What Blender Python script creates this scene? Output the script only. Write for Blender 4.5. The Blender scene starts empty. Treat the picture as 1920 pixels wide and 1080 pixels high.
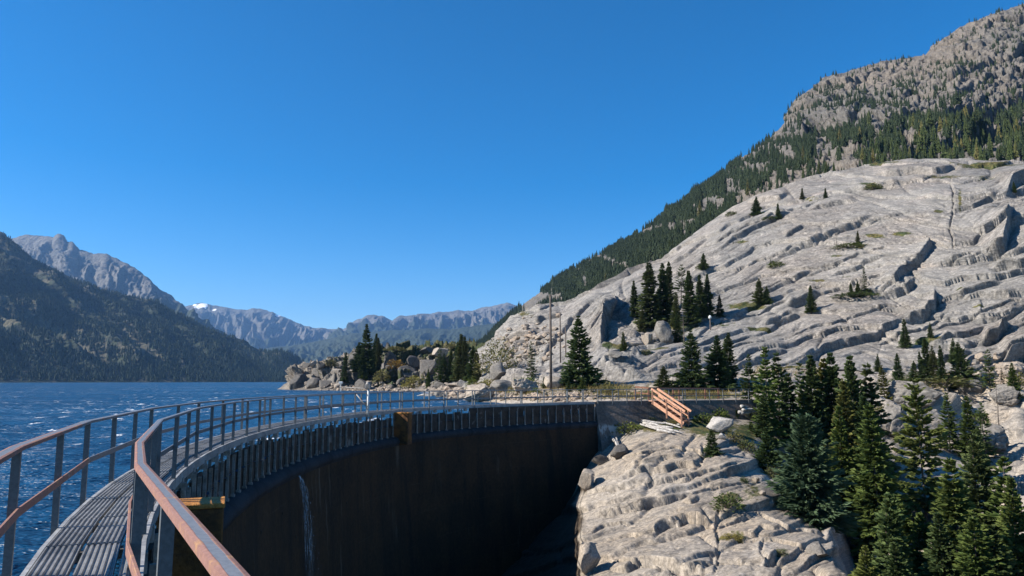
import bpy, bmesh, math, random
import numpy as np
from mathutils import Vector, Matrix
from mathutils.bvhtree import BVHTree

scene = bpy.context.scene
COL = scene.collection

# ------------------------------------------------------------------ camera
F = 1400.0; HOR = 715.0; PITCH = math.atan((HOR - 540) / F)
cam_d = bpy.data.cameras.new("camera"); cam = bpy.data.objects.new("camera", cam_d); COL.objects.link(cam)
cam_d.sensor_width = 36.0; cam_d.lens = 36.0 * F / 1920.0
cam_d.clip_start = 0.05; cam_d.clip_end = 40000
cam.location = (0, 0, 0); cam.rotation_euler = (math.pi / 2 + PITCH, 0, 0)
scene.camera = cam

# ------------------------------------------------------------------ world, sun, exposure
SUN_EL = math.radians(35); SUN_A = math.radians(-10)
SUN = Vector((-math.cos(SUN_A) * math.cos(SUN_EL), math.sin(SUN_A) * math.cos(SUN_EL), math.sin(SUN_EL)))
world = bpy.data.worlds.new("World"); scene.world = world; world.use_nodes = True
wn = world.node_tree; bg = wn.nodes["Background"]
sky = wn.nodes.new("ShaderNodeTexSky"); sky.sky_type = 'NISHITA'; sky.sun_disc = False
sky.sun_elevation = SUN_EL; sky.sun_rotation = math.atan2(SUN.x, SUN.y)
sky.altitude = 2350; sky.air_density = 1.0; sky.dust_density = 0.45; sky.ozone_density = 2.2
hs = wn.nodes.new("ShaderNodeHueSaturation"); hs.inputs["Saturation"].default_value = 1.5
wn.links.new(sky.outputs[0], hs.inputs["Color"]); wn.links.new(hs.outputs[0], bg.inputs[0]); bg.inputs[1].default_value = 0.088
sun_d = bpy.data.lights.new("sun", 'SUN'); sun_d.energy = 5.0; sun_d.angle = math.radians(0.5); sun_d.color = (1.0, 0.93, 0.83)
sun_o = bpy.data.objects.new("sun", sun_d); COL.objects.link(sun_o); sun_o.rotation_euler = SUN.to_track_quat('Z', 'Y').to_euler()
scene.view_settings.view_transform = 'Standard'; scene.view_settings.look = 'None'
scene.view_settings.exposure = 0.99; scene.view_settings.gamma = 1.0
scene.render.engine = 'CYCLES'
scene.cycles.use_denoising = True
scene.cycles.max_bounces = 6; scene.cycles.diffuse_bounces = 3; scene.cycles.glossy_bounces = 2; scene.cycles.volume_bounces = 0
scene.cycles.sample_clamp_indirect = 4.0

# ------------------------------------------------------------------ picture <-> world helpers (world: x right, y away, z up, eye at 0)
CP, SP = math.cos(PITCH), math.sin(PITCH)
def uw(px, py):
    x = (np.asarray(px, float) - 960) / F; y = (540 - np.asarray(py, float)) / F; d = CP - y * SP
    return x / d, (SP + y * CP) / d
def at(px, py, Y):
    u, w = uw(px, py); return Vector((float(u) * Y, Y, float(w) * Y))
def topx(X, Y, Z):
    a = Y * CP + Z * SP
    return 960 + F * X / a, 540 - F * (-Y * SP + Z * CP) / a

# ------------------------------------------------------------------ numpy noise
_rs = np.random.RandomState(7); _perm = np.concatenate([_rs.permutation(256)] * 3)
_gr = _rs.normal(size=(256, 3)); _gr /= np.linalg.norm(_gr, axis=1)[:, None]; _gr = _gr.astype(np.float32)
def pn(x, y, z=0.0):
    x, y, z = np.broadcast_arrays(np.asarray(x, np.float32), np.asarray(y, np.float32), np.asarray(z, np.float32))
    xi, yi, zi = np.floor(x).astype(int), np.floor(y).astype(int), np.floor(z).astype(int)
    fx, fy, fz = x - xi, y - yi, z - zi; xi &= 255; yi &= 255; zi &= 255
    u, v, w = fx*fx*fx*(fx*(fx*6-15)+10), fy*fy*fy*(fy*(fy*6-15)+10), fz*fz*fz*(fz*(fz*6-15)+10)
    def g(a, b, c):
        h = _perm[_perm[_perm[xi + a] + yi + b] + zi + c]; q = _gr[h]
        return q[..., 0]*(fx-a) + q[..., 1]*(fy-b) + q[..., 2]*(fz-c)
    def l(t, a, b): return a + t * (b - a)
    return 1.5 * l(w, l(v, l(u, g(0,0,0), g(1,0,0)), l(u, g(0,1,0), g(1,1,0))), l(v, l(u, g(0,0,1), g(1,0,1)), l(u, g(0,1,1), g(1,1,1))))
def fbm(x, y, z=0.0, o=4, r=0.5):
    s, a, t = 0, 1.0, 0
    for i in range(o):
        k = 2.03 ** i
        s = s + a * pn(x*k + 17.1*i, y*k - 9.3*i, np.asarray(z)*k + 3.7*i); t += a; a *= r
    return s / t
def ridged(x, y, z=0.0, o=4, r=0.5):
    s, a, t = 0, 1.0, 0
    for i in range(o):
        k = 2.03 ** i
        s = s + a * (1 - np.abs(pn(x*k + 5.1*i, y*k + 19.3*i, np.asarray(z)*k + 3.7*i)) * 2); t += a; a *= r
    return s / t
def iso_cracks(a, b, la, lb, z, w):
    """1 along the level lines of a stretched noise: long joints that fork and die out"""
    q = fbm(a / la, b / lb, z, 3); return np.exp(-(q / w) ** 2)
def plates(x, y, seed=0, jit=.8):
    """cells of a jointed rock face: (random height of the plate, slope coordinate within it, distance to its joint)"""
    x = np.asarray(x, np.float32); y = np.asarray(y, np.float32); xi, yi = np.floor(x).astype(int), np.floor(y).astype(int)
    f1 = np.full(x.shape, 9., np.float32); f2 = f1.copy(); hid = np.zeros(x.shape, np.float32); oy = np.zeros(x.shape, np.float32); tl = np.zeros(x.shape, np.float32)
    for dx in (-1, 0, 1):
        for dy in (-1, 0, 1):
            cx, cy = xi + dx, yi + dy; h = _perm[_perm[(cx + seed * 37) & 255] + (cy & 255)]; r1 = _perm[h] / 255.; r2 = _perm[h + 91] / 255.; r3 = _perm[h + 33] / 255.; r4 = _perm[h + 170] / 255.
            ex, ey = x - cx - .5 - (r1 - .5) * jit, y - cy - .5 - (r2 - .5) * jit; d = np.maximum(np.abs(ex) * .9, np.abs(ey)) * .55 + np.hypot(ex, ey) * .45
            b = d < f1; f2 = np.where(b, f1, np.minimum(f2, d)); f1 = np.where(b, d, f1); hid = np.where(b, r3, hid); oy = np.where(b, ey, oy); tl = np.where(b, r4, tl)
    return hid, oy * (.4 + tl), f2 - f1
def sst(a, b, x):
    t = np.clip((x - a) / (b - a), 0, 1); return t * t * (3 - 2 * t)

# ------------------------------------------------------------------ mesh helpers
def raw_mesh(name, V, Fq, attrs=None, smooth=True, nper=4):
    V = np.asarray(V, np.float32).reshape(-1, 3); Fq = np.asarray(Fq, np.int32).reshape(-1, nper)
    me = bpy.data.meshes.new(name)
    me.vertices.add(len(V)); me.vertices.foreach_set("co", V.ravel())
    me.loops.add(Fq.size); me.loops.foreach_set("vertex_index", Fq.ravel())
    me.polygons.add(len(Fq)); me.polygons.foreach_set("loop_start", np.arange(0, Fq.size, nper, dtype=np.int32))
    me.polygons.foreach_set("use_smooth", np.full(len(Fq), smooth, dtype=bool))
    for k, a in (attrs or {}).items():
        at_ = me.attributes.new(k, 'FLOAT', 'POINT'); at_.data.foreach_set("value", np.asarray(a, np.float32).ravel())
    me.update(calc_edges=True); me.validate(clean_customdata=False)
    return me
def link(name, me, mat=None, parent=None):
    o = bpy.data.objects.new(name, me); COL.objects.link(o)
    if mat is not None and len(me.materials) == 0: me.materials.append(mat)
    if parent is not None: o.parent = parent
    return o
def tag(o, label=None, cat=None, group=None, kind=None):
    if label: o["label"] = label
    if cat: o["category"] = cat
    if group: o["group"] = group
    if kind: o["kind"] = kind
    return o
def empty(name, loc=(0, 0, 0)):
    o = bpy.data.objects.new(name, None); COL.objects.link(o); o.location = loc; o.empty_display_size = 0.3; return o
def grid_faces(n, m):
    i, j = np.meshgrid(np.arange(n - 1), np.arange(m - 1), indexing='ij'); a = i * m + j
    return np.stack([a, a + m, a + m + 1, a + 1], -1).reshape(-1, 4)

# loft through curves given as (px, py, distance); n columns, rows[k] steps between curve k and k+1
def loft(curves, x0, x1, n, rows, soft=9):
    u = np.linspace(float(uw(x0, HOR)[0]), float(uw(x1, HOR)[0]), n)
    Ys, Zs = [], []
    for c in curves:
        c = np.asarray(c, float); cu, cw = uw(c[:, 0], c[:, 1]); o = np.argsort(cu)
        Yv = np.interp(u, cu[o], c[o, 2]); wv = np.interp(u, cu[o], cw[o])
        k = np.ones(soft) / soft; pad = soft // 2
        Yv = np.convolve(np.pad(Yv, pad, mode='edge'), k, 'valid')
        Ys.append(Yv); Zs.append(wv * Yv)
    Y, Z = [], []
    for k, m in enumerate(rows):
        for t in np.linspace(0, 1, m, endpoint=(k == len(rows) - 1)):
            Y.append(Ys[k] + (Ys[k+1] - Ys[k]) * t); Z.append(Zs[k] + (Zs[k+1] - Zs[k]) * t)
    Y = np.array(Y).T; Z = np.array(Z).T                    # n x m
    def sm(A, r=6):                                          # soften the creases at the curves
        B = np.pad(A, ((0, 0), (r, r)), mode='edge'); c = np.cumsum(B, axis=1); c = np.pad(c, ((0, 0), (1, 0)))
        return (c[:, 2*r+1:] - c[:, :-2*r-1]) / (2*r+1)
    Y2, Z2 = sm(Y), sm(Z); Y2[:, [0, -1]] = Y[:, [0, -1]]; Z2[:, [0, -1]] = Z[:, [0, -1]]
    X = u[:, None] * Y2
    return np.stack([X, Y2, Z2], -1)
def normals(P):
    a = np.gradient(P, axis=0); b = np.gradient(P, axis=1); n = np.cross(a, b)
    n /= np.linalg.norm(n, axis=-1, keepdims=True) + 1e-9
    return n
def strokes(px, py, lines, wob=2.0, sc=0.03, gw=1.6, groove=.35):
    """ledges traced as lines: the rock stands proud above/left of a line and breaks off below it"""
    D = np.zeros_like(px); qx = px + wob * 2.2 * fbm(px * sc, py * sc, 1.5, 2); qy = py + wob * 2.2 * fbm(px * sc, py * sc, 9.5, 2)
    for pts, A, Lw in lines:
        pts = np.asarray(pts, float); pad = Lw * 3
        m = (qx > pts[:, 0].min() - pad) & (qx < pts[:, 0].max() + pad) & (qy > pts[:, 1].min() - pad) & (qy < pts[:, 1].max() + pad)
        if not m.any(): continue
        x, y = qx[m], qy[m]; best = np.full(x.shape, 1e9); sg = np.ones_like(x); tt = np.zeros_like(x)
        seg = np.diff(pts, axis=0); ln = np.hypot(seg[:, 0], seg[:, 1]); tot = ln.sum(); acc = 0
        for (ax, ay), (dx, dy), l in zip(pts[:-1], seg, ln):
            t = ((x - ax) * dx + (y - ay) * dy) / (l * l); tc = np.clip(t, 0, 1)
            d = np.hypot(x - ax - tc * dx, y - ay - tc * dy); b = d < best
            best[b] = d[b]; sg[b] = np.sign(dx * (y - ay) - dy * (x - ax))[b]; tt[b] = ((acc + tc * l) / tot)[b]; acc += l
        tap = np.minimum(sst(0, .2, tt), sst(1, .8, tt)) * .85 + .15
        up = np.exp(-best / Lw); dn = -0.35 * np.exp(-best / (0.45 * Lw))
        endfade = np.where((tt <= 0) | (tt >= 1), np.exp(-best / (0.3 * Lw)), 1)
        bl = sst(gw, -gw, sg * best)
        D[m] += A * tap * endfade * (bl * up + (1 - bl) * dn) - groove * min(A, 1.2) * tap * endfade * np.exp(-((best - gw * .6) / gw) ** 2) * (sg > 0)
    return D

# ------------------------------------------------------------------ material helpers
def mat_new(name):
    m = bpy.data.materials.new(name); m.use_nodes = True; nt = m.node_tree
    b = nt.nodes["Principled BSDF"]; b.inputs["Specular IOR Level"].default_value = 0.25
    return m, nt, b
class N:
    """tiny node builder"""
    def __init__(s, nt): s.nt = nt
    def new(s, t, **kw):
        n = s.nt.nodes.new(t)
        for k, v in kw.items(): setattr(n, k, v)
        return n
    def ln(s, a, b): s.nt.links.new(a, b)
    def val(s, sock, v):
        if hasattr(v, 'is_linked') or isinstance(v, bpy.types.NodeSocket): s.ln(v, sock)
        else: sock.default_value = v
    def coord(s, scale=(1, 1, 1), rot=(0, 0, 0), kind='Object'):
        c = s.new("ShaderNodeTexCoord"); m = s.new("ShaderNodeMapping")
        m.inputs["Scale"].default_value = scale; m.inputs["Rotation"].default_value = rot
        s.ln(c.outputs[kind], m.inputs[0]); return m.outputs[0]
    def noise(s, vec, scale, detail=4, rough=.55, dist=0.0):
        n = s.new("ShaderNodeTexNoise"); s.ln(vec, n.inputs["Vector"]); n.inputs["Scale"].default_value = scale
        n.inputs["Detail"].default_value = detail; n.inputs["Roughness"].default_value = rough; n.inputs["Distortion"].default_value = dist
        return n.outputs["Fac"]
    def vor(s, vec, scale, feature='DISTANCE_TO_EDGE'):
        n = s.new("ShaderNodeTexVoronoi", feature=feature); s.ln(vec, n.inputs["Vector"]); n.inputs["Scale"].default_value = scale
        return n.outputs["Distance"]
    def ramp(s, fac, a, b, lo=0.0, hi=1.0):
        n = s.new("ShaderNodeMapRange", interpolation_type='SMOOTHSTEP'); s.ln(fac, n.inputs[0])
        n.inputs[1].default_value = a; n.inputs[2].default_value = b; n.inputs[3].default_value = lo; n.inputs[4].default_value = hi
        return n.outputs[0]
    def math(s, op, a, b=0.0):
        n = s.new("ShaderNodeMath", operation=op); s.val(n.inputs[0], a); s.val(n.inputs[1], b); return n.outputs[0]
    def mix(s, fac, a, b, mode='MIX'):
        n = s.new("ShaderNodeMix", data_type='RGBA', blend_type=mode)
        s.val(n.inputs[0], fac)
        for sock, v in ((n.inputs[6], a), (n.inputs[7], b)):
            if isinstance(v, tuple): sock.default_value = (*v, 1)
            else: s.ln(v, sock)
        return n.outputs[2]
    def attr(s, name):
        n = s.new("ShaderNodeAttribute", attribute_name=name); return n.outputs["Fac"]
    def bump(s, h, strength, dist, prev=None):
        n = s.new("ShaderNodeBump"); n.inputs["Strength"].default_value = strength; n.inputs["Distance"].default_value = dist
        s.ln(h, n.inputs["Height"])
        if prev is not None: s.ln(prev, n.inputs["Normal"])
        return n.outputs[0]
    def gray(s, v):
        n = s.new("ShaderNodeCombineColor"); 
        for i in range(3): s.ln(v, n.inputs[i])
        return n.outputs[0]

def rock_mat(name, base, warm, dark, sc=1.0, sheet=None, veg=((.10, .085, .03), (.035, .05, .015)), crack=0.5, streak=(1, 1, 1), bump=1.0, pale=None):
    m, nt, b = mat_new(name); n = N(nt); co = n.coord(); cs = n.coord(streak)
    big = n.noise(co, 0.045 * sc, 5, .6); mid = n.noise(cs, 0.22 * sc, 6, .62, .6); fine = n.noise(co, 2.6 * sc, 6, .65); spk = n.noise(co, 9.0 * sc, 3, .7)
    c = n.mix(n.ramp(big, .42, .62), base, warm)
    if pale: c = n.mix(n.ramp(n.noise(cs, .11 * sc, 5, .6), .55, .7), c, pale)
    c = n.mix(n.ramp(mid, .52, .74, 0, .75), c, dark)
    c = n.mix(1.0, c, n.gray(n.ramp(fine, .3, .7, .66, 1.22)), 'MULTIPLY')
    c = n.mix(1.0, c, n.gray(n.ramp(spk, .3, .7, .82, 1.14)), 'MULTIPLY')
    if sheet:                                            # bedding: streaks and hairline joints that follow the sheets of the rock
        cv = n.new("ShaderNodeCombineXYZ"); n.ln(n.attr("along"), cv.inputs[0]); n.ln(n.attr("across"), cv.inputs[1]); la, lc = sheet
        mp = n.new("ShaderNodeMapping"); n.ln(cv.outputs[0], mp.inputs[0]); mp.inputs["Scale"].default_value = (1 / la, 1 / lc, 1)
        s1_ = n.noise(mp.outputs[0], 1.0, 6, .62, .4); s2_ = n.noise(mp.outputs[0], 3.7, 6, .65, .5)
        c = n.mix(n.ramp(s1_, .49, .68, 0, .68), c, dark); c = n.mix(1.0, c, n.gray(n.ramp(s2_, .3, .7, .80, 1.16)), 'MULTIPLY')
        g1 = n.ramp(n.noise(co, .09 * sc, 3), .40, .62); hl = None
        for src, wd, am in ((s1_, .012, .9), (s2_, .012, .6)):
            q_ = n.math('MULTIPLY', n.ramp(n.math('ABSOLUTE', n.math('SUBTRACT', src, .5)), 0, wd, am, 0), g1); hl = q_ if hl is None else n.math('MAXIMUM', hl, q_)
        c = n.mix(n.math('MULTIPLY', hl, .75), c, tuple(x * .3 for x in dark))
    # joints: thin dark cracks
    wv = n.new("ShaderNodeVectorMath", operation='ADD'); n.ln(cs, wv.inputs[0])
    nz = n.new("ShaderNodeTexNoise"); n.ln(cs, nz.inputs["Vector"]); nz.inputs["Scale"].default_value = .5 * sc; nz.inputs["Detail"].default_value = 4
    vs = n.new("ShaderNodeVectorMath", operation='SCALE'); n.ln(nz.outputs["Color"], vs.inputs[0]); vs.inputs[3].default_value = 2.2 / sc
    n.ln(vs.outputs[0], wv.inputs[1])
    e1 = n.vor(wv.outputs[0], .16 * sc); e2 = n.vor(wv.outputs[0], .55 * sc)
    gate = n.ramp(n.noise(co, .12 * sc, 3), .42, .6)
    k1 = n.ramp(e1, 0.0, .022, 1, 0); k2 = n.math('MULTIPLY', n.ramp(e2, 0.0, .03, .8, 0), gate)
    k = n.math('MAXIMUM', k1, k2)
    c = n.mix(n.math('MULTIPLY', k, crack), c, tuple(x * .22 for x in dark))
    c = n.mix(n.ramp(n.noise(cs, .028 * sc, 4, .6, .8), .52, .68, 0, .38), c, tuple(x * 1.15 for x in dark))
    # grass, heather and soil where the ground carries any
    vg = n.attr("veg"); vm = n.ramp(n.math('ADD', vg, n.math('MULTIPLY', n.math('SUBTRACT', n.noise(co, 1.1 * sc, 5, .65), .5), .9)), .42, .58)
    vc = n.mix(n.ramp(n.noise(co, .5 * sc, 4), .38, .62), *veg)
    vc = n.mix(1.0, vc, n.gray(n.ramp(fine, .3, .7, .5, 1.5)), 'MULTIPLY')
    c = n.mix(vm, c, vc)
    n.ln(c, b.inputs["Base Color"]); b.inputs["Roughness"].default_value = .85
    h = n.math('ADD', n.math('MULTIPLY', n.noise(cs, 1.1 * sc, 8, .62), 1.0), n.math('MULTIPLY', k, -.35 * crack))
    if sheet: h = n.math('ADD', h, n.math('ADD', n.math('MULTIPLY', s2_, .9), n.math('MULTIPLY', hl, -.5)))
    nb = n.bump(h, .75 * bump, .45 / sc)
    nb = n.bump(n.noise(co, 7 * sc, 5, .6), .5 * bump, .05 / sc, nb)
    n.ln(nb, b.inputs["Normal"])
    return m

def simple_mat(name, c1, c2, sc=3.0, rough=.7, metal=0.0, bump=.3, bd=.02, spread=(.4, .6)):
    m, nt, b = mat_new(name); n = N(nt); co = n.coord()
    f = n.noise(co, sc, 6, .6)
    c = n.mix(n.ramp(f, *spread), c1, c2)
    c = n.mix(1.0, c, n.gray(n.ramp(n.noise(co, sc * 7, 4, .65), .3, .7, .8, 1.2)), 'MULTIPLY')
    n.ln(c, b.inputs["Base Color"]); b.inputs["Roughness"].default_value = rough; b.inputs["Metallic"].default_value = metal
    n.ln(n.bump(n.noise(co, sc * 5, 5, .6), bump, bd), b.inputs["Normal"])
    return m

# ------------------------------------------------------------------ line of the dam (right rail), an arc that flattens to the far abutment
_C = np.array([41.944, 28.155]); _pts = [_C + 50 * np.array([math.cos(a), math.sin(a)]) for a in np.radians(np.arange(222, 165, -1.0))]
_ctl = [tuple(_C + 50 * np.array([math.cos(a), math.sin(a)])) for a in np.radians([168, 166])] + [(-5.55, 43.6), (-3.2, 47.7), (-.15, 51.3), (3.1, 54.4), (6.4, 57.0), (9.8, 59.2)]
for i in range(1, len(_ctl) - 2):
    p0, p1, p2, p3 = map(np.array, _ctl[i - 1:i + 3])
    for t in np.linspace(0, 1, 14, endpoint=False)[0 if i > 1 else 0:]:
        _pts.append(.5 * ((2 * p1) + (-p0 + p2) * t + (2 * p0 - 5 * p1 + 4 * p2 - p3) * t * t + (-p0 + 3 * p1 - 3 * p2 + p3) * t ** 3))
_pts.append(np.array(_ctl[-2])); ARC = np.array(_pts); _d = np.hypot(*np.diff(ARC, axis=0).T); ok_ = np.concatenate([[True], _d > 1e-4]); ARC = ARC[ok_]
ARC_S = np.concatenate([[0], np.cumsum(np.hypot(*np.diff(ARC, axis=0).T))]); SMAX = float(ARC_S[-1])
_T = np.gradient(ARC, axis=0); _T /= np.linalg.norm(_T, axis=1)[:, None]; _NL = np.stack([-_T[:, 1], _T[:, 0]], 1)
def arc(s, o=0.0):
    """point at arc length s, offset o metres upstream"""
    s = np.asarray(s, float)
    x = np.interp(s, ARC_S, ARC[:, 0]) + o * np.interp(s, ARC_S, _NL[:, 0]); y = np.interp(s, ARC_S, ARC[:, 1]) + o * np.interp(s, ARC_S, _NL[:, 1])
    return x, y
def upstream(x, y):
    """signed distance to the dam's line, positive on the lake side"""
    out = np.empty(len(x)); line = np.vstack([ARC[0] + (ARC[0] - ARC[3]) / np.linalg.norm(ARC[0] - ARC[3]) * 40, ARC[::2], ARC[-1], ARC[-1] + (ARC[-1] - ARC[-4]) / np.linalg.norm(ARC[-1] - ARC[-4]) * 30])
    for i in range(0, len(x), 40000):
        qx, qy = x[i:i + 40000, None], y[i:i + 40000, None]; a = line[:-1]; d = np.diff(line, axis=0); l2 = (d ** 2).sum(1) + 1e-9
        t = np.clip(((qx - a[:, 0]) * d[:, 0] + (qy - a[:, 1]) * d[:, 1]) / l2, 0, 1)
        ex, ey = qx - a[:, 0] - t * d[:, 0], qy - a[:, 1] - t * d[:, 1]; q = np.hypot(ex, ey); k = q.argmin(1); r = np.arange(len(k))
        sg = np.sign(d[k, 0] * ey[r, k] - d[k, 1] * ex[r, k]); out[i:i + 40000] = q[r, k] * sg
    return out
KNOTS = []
def P_chord(s, o, z):
    """like arc(), but the steelwork runs straight from bend to bend"""
    k = min(max(int(np.searchsorted(KNOTS, s, 'right')) - 1, 0), len(KNOTS) - 2); a, b = KNOTS[k], KNOTS[k + 1]; t = (s - a) / (b - a)
    ax, ay = arc(a, o); bx, by = arc(b, o); return Vector((float(ax + (bx - ax) * t), float(ay + (by - ay) * t), float(z)))
def zdeck(s): return -1.60 + .07 * np.asarray(s) / SMAX
def zrail(s): return -0.53 - .085 * np.asarray(s) / SMAX
# ================================================================== THE SETTING
WATER_Z = -2.4
M_SLAB = rock_mat("slab_granite", (.325, .285, .238), (.37, .305, .232), (.12, .112, .104), 2.4, sheet=(46, 6.5), streak=(1, 1, .8), crack=.40, bump=.5, pale=(.44, .39, .33))
M_DOME = rock_mat("dome_granite", (.262, .245, .222), (.29, .258, .225), (.110, .107, .101), 1.0, sheet=(85, 9), streak=(.7, .6, 2.2), crack=.30, bump=.9, pale=(.31, .27, .238))
M_HEAD = rock_mat("headland_rock", (.17, .155, .135), (.23, .195, .155), (.065, .06, .056), 1.0, veg=((.075, .066, .026), (.028, .042, .014)), crack=.6, bump=1.2)
M_SIDE = rock_mat("mountainside_rock", (.128, .119, .106), (.165, .142, .118), (.06, .057, .053), .22, veg=((.035, .042, .018), (.020, .030, .012)), crack=.5, bump=1.2)
M_LEFT = rock_mat("forested_mountain", (.060, .058, .042), (.10, .09, .05), (.030, .032, .030), .05, veg=((.022, .032, .014), (.014, .022, .012)), crack=.2, bump=1.4)
M_PEAK = rock_mat("peak_rock", (.108, .106, .098), (.16, .148, .13), (.045, .046, .045), .03, veg=((.03, .04, .02), (.02, .03, .015)), crack=.3, bump=1.5)
# the foot of the dam: its shade deepened by darkening the rock colour
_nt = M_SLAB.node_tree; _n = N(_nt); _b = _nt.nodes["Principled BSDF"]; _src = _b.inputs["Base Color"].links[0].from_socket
_n.ln(_n.mix(_n.ramp(_n.attr("dam_shade"), .3, .7), _src, _n.mix(1.0, _src, (.20, .17, .14), 'MULTIPLY')), _b.inputs["Base Color"])
# snow patches on the far peaks
_nt = M_PEAK.node_tree; _n = N(_nt); _b = _nt.nodes["Principled BSDF"]; _src = _b.inputs["Base Color"].links[0].from_socket
_n.ln(_n.mix(_n.ramp(_n.attr("snow"), .45, .55), _src, (.85, .86, .88)), _b.inputs["Base Color"])

GROUND = []                                              # coarse copies for ray casting
def terrain(name, P, mat, veg=None, extra=None, kind="structure", step=3):
    n, m = P.shape[:2]; at_ = {"veg": np.zeros(n * m) if veg is None else veg}
    if extra: at_.update(extra)
    me = raw_mesh(name, P, grid_faces(n, m)[:, ::-1], at_)
    o = link(name, me, mat); tag(o, kind=kind)
    if step:
        Q = P[::step, ::step]; q = grid_faces(*Q.shape[:2])
        GROUND.append(BVHTree.FromPolygons([tuple(v) for v in Q.reshape(-1, 3).tolist()], q.tolist()))
    return o
def hit_px(px, py, far=3000):
    d = at(px, py, 1.0).normalized(); best = None
    for b in GROUND:
        h = b.ray_cast(Vector((0, 0, 0)), d, far)
        if h[0] is not None and (best is None or h[3] < best[3]): best = h
    return best[0] if best else None
def ground_z(x, y, top=400, lo=None):
    best = None
    for b in GROUND:
        h = b.ray_cast(Vector((x, y, top)), Vector((0, 0, -1)), 1000)
        if h[0] is not None and (best is None or h[0].z > best): best = h[0].z
    return best

# ---- gorge slab, gully and bench -------------------------------------------------
A = [(400,1300,28),(900,1250,30),(1090,1180,31),(1300,1180,28),(1600,1180,25),(1900,1250,22),(2400,1300,22)]
B = [(400,1350,36),(900,1300,36),(1000,1240,36),(1070,1130,36),(1090,1080,35.5),(1300,1080,32.5),(1450,1080,31.5),(1590,1080,31),(1618,1200,32),(1660,1230,33),(1750,1170,34),(2000,1150,30),(2400,1150,28)]
C = [(400,1300,44),(900,1180,44),(985,1120,44),(1060,1040,43),(1090,985,42),(1300,985,39),(1450,985,38.5),(1560,1010,38),(1598,1130,40),(1640,1160,41),(1800,1110,39),(2000,1050,36),(2400,1080,36)]
D = [(400,1200,51),(900,1090,51),(1000,1020,51),(1065,950,50.8),(1100,882,50.5),(1200,850,49),(1350,872,46),(1430,905,45),(1560,990,46),(1605,1080,49),(1700,1060,50),(1900,980,47),(2400,1000,45)]
E_ = [(400,1100,56),(900,1020,56),(1050,960,55),(1120,868,54),(1180,832,54),(1250,817,53),(1350,816,53),(1420,838,54),(1500,890,56),(1600,930,58),(1700,905,60),(1800,905,58),(1920,890,56),(2400,900,55)]
Fc = [(400,1000,58),(900,900,58),(1100,858,57),(1160,815,57),(1200,796,57.6),(1240,790,58.6),(1300,782,60.5),(1400,768,64),(1500,790,66),(1600,800,68),(1650,815,70),(1750,830,72),(1850,870,70),(1920,870,68),(2400,860,65)]
G = [(400,830,72),(900,820,68),(1060,788,63),(1100,775,61.5),(1200,759,61.5),(1240,757,62.5),(1310,754,65),(1400,750,70),(1450,750,72),(1550,750,76),(1620,740,80),(1700,765,80),(1760,775,80),(1850,830,78),(1920,820,74),(2400,820,70)]
H = [(400,760,115),(780,754,112),(830,749,108),(860,745,104),(900,745,94),(1000,744,82),(1100,743,80),(1240,739,80),(1400,735,84),(1500,735,88),(1560,718,92),(1640,712,94),(1700,720,94),(1800,735,94),(1920,755,90),(2400,750,85)]
I_ = [(400,760,150),(780,745,140),(830,737,136),(900,722,122),(950,716,110),(1000,713,103),(1100,712,97),(1200,712,94),(1300,711,96),(1400,696,100),(1500,688,104),(1600,690,107),(1700,706,108),(1800,712,108),(1920,730,106),(2400,720,105)]
def nearer(c, k):                                        # the right flank swings round towards the dam
    return [(p, q, d * (1 - (1 - k) * float(sst(1050, 2000, p)))) for p, q, d in c]
H = nearer(H, .94); I_ = nearer(I_, .85)
GD = (A, B, C, D, E_, Fc, G, H, I_)
P = loft(GD, 420, 2260, 980, [34, 80, 90, 70, 55, 45, 45, 44])
px, py = topx(P[..., 0], P[..., 1], P[..., 2])
X, Y, Z = P[..., 0], P[..., 1], P[..., 2]
slab_lines = [
 ([(1161,904),(1188,890),(1212,880),(1250,880),(1268,870),(1301,871),(1318,852)], .75, 26),
 ([(1090,925),(1138,921),(1179,914),(1206,905),(1244,902),(1283,900),(1310,890),(1333,881)], .45, 18),
 ([(1102,964),(1150,960),(1179,953),(1221,939),(1250,933),(1286,924)], .75, 24),
 ([(1315,911),(1366,905)], .3, 12), ([(1345,880),(1375,884),(1422,864)], .6, 16),
 ([(1226,1015),(1233,997),(1256,988),(1274,985),(1289,976),(1310,979),(1336,982)], 1.0, 22),
 ([(1283,938),(1295,942),(1313,932)], .5, 12),
 ([(1144,1068),(1173,1071),(1203,1056),(1230,1059),(1274,1068),(1342,1071)], .8, 26),
 ([(1431,1062),(1452,1053),(1461,1044)], .9, 18), ([(1348,1003),(1416,1006),(1428,988),(1478,994)], .4, 14),
 ([(1087,920),(1111,914),(1114,884)], .7, 20), ([(1500,1062),(1545,1040),(1590,1030)], .7, 20), ([(1550,1010),(1575,985),(1590,960)], .8, 20),
 ([(1200,842),(1235,832),(1262,826)], .25, 10), ([(1215,858),(1262,852),(1316,850)], .2, 10),
 ([(1640,775),(1685,786),(1715,812)], 0.0, 10), ([(1690,840),(1700,800),(1712,780)], 1.6, 40),
 ([(1760,712),(1780,735),(1795,770)][::-1], 2.0, 40), ([(1870,800),(1890,822),(1930,815)], 1.6, 30), ([(1850,770),(1880,742),(1900,720)], .8, 20),
]
slab = sst(56, 52, Y) * sst(1620, 1540, px) + sst(1600, 1660, px) * .6
flat = sst(1080, 1130, px) * sst(1440, 1400, px) * sst(52.5, 56, Y) * sst(76, 68, Y)      # keep level beside the wall
bench = sst(56, 60, Y)
nrm = normals(P); nrm *= np.sign(nrm[..., 2:3] + 1e-9)
s1 = px * .30 + py * .95
wv = 26 * fbm(px / 150, py / 90, 2.0, 4)
def saw(q): f_ = q - np.floor(q); return np.where(f_ < .93, f_ / .93, (1 - f_) / .07)
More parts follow.
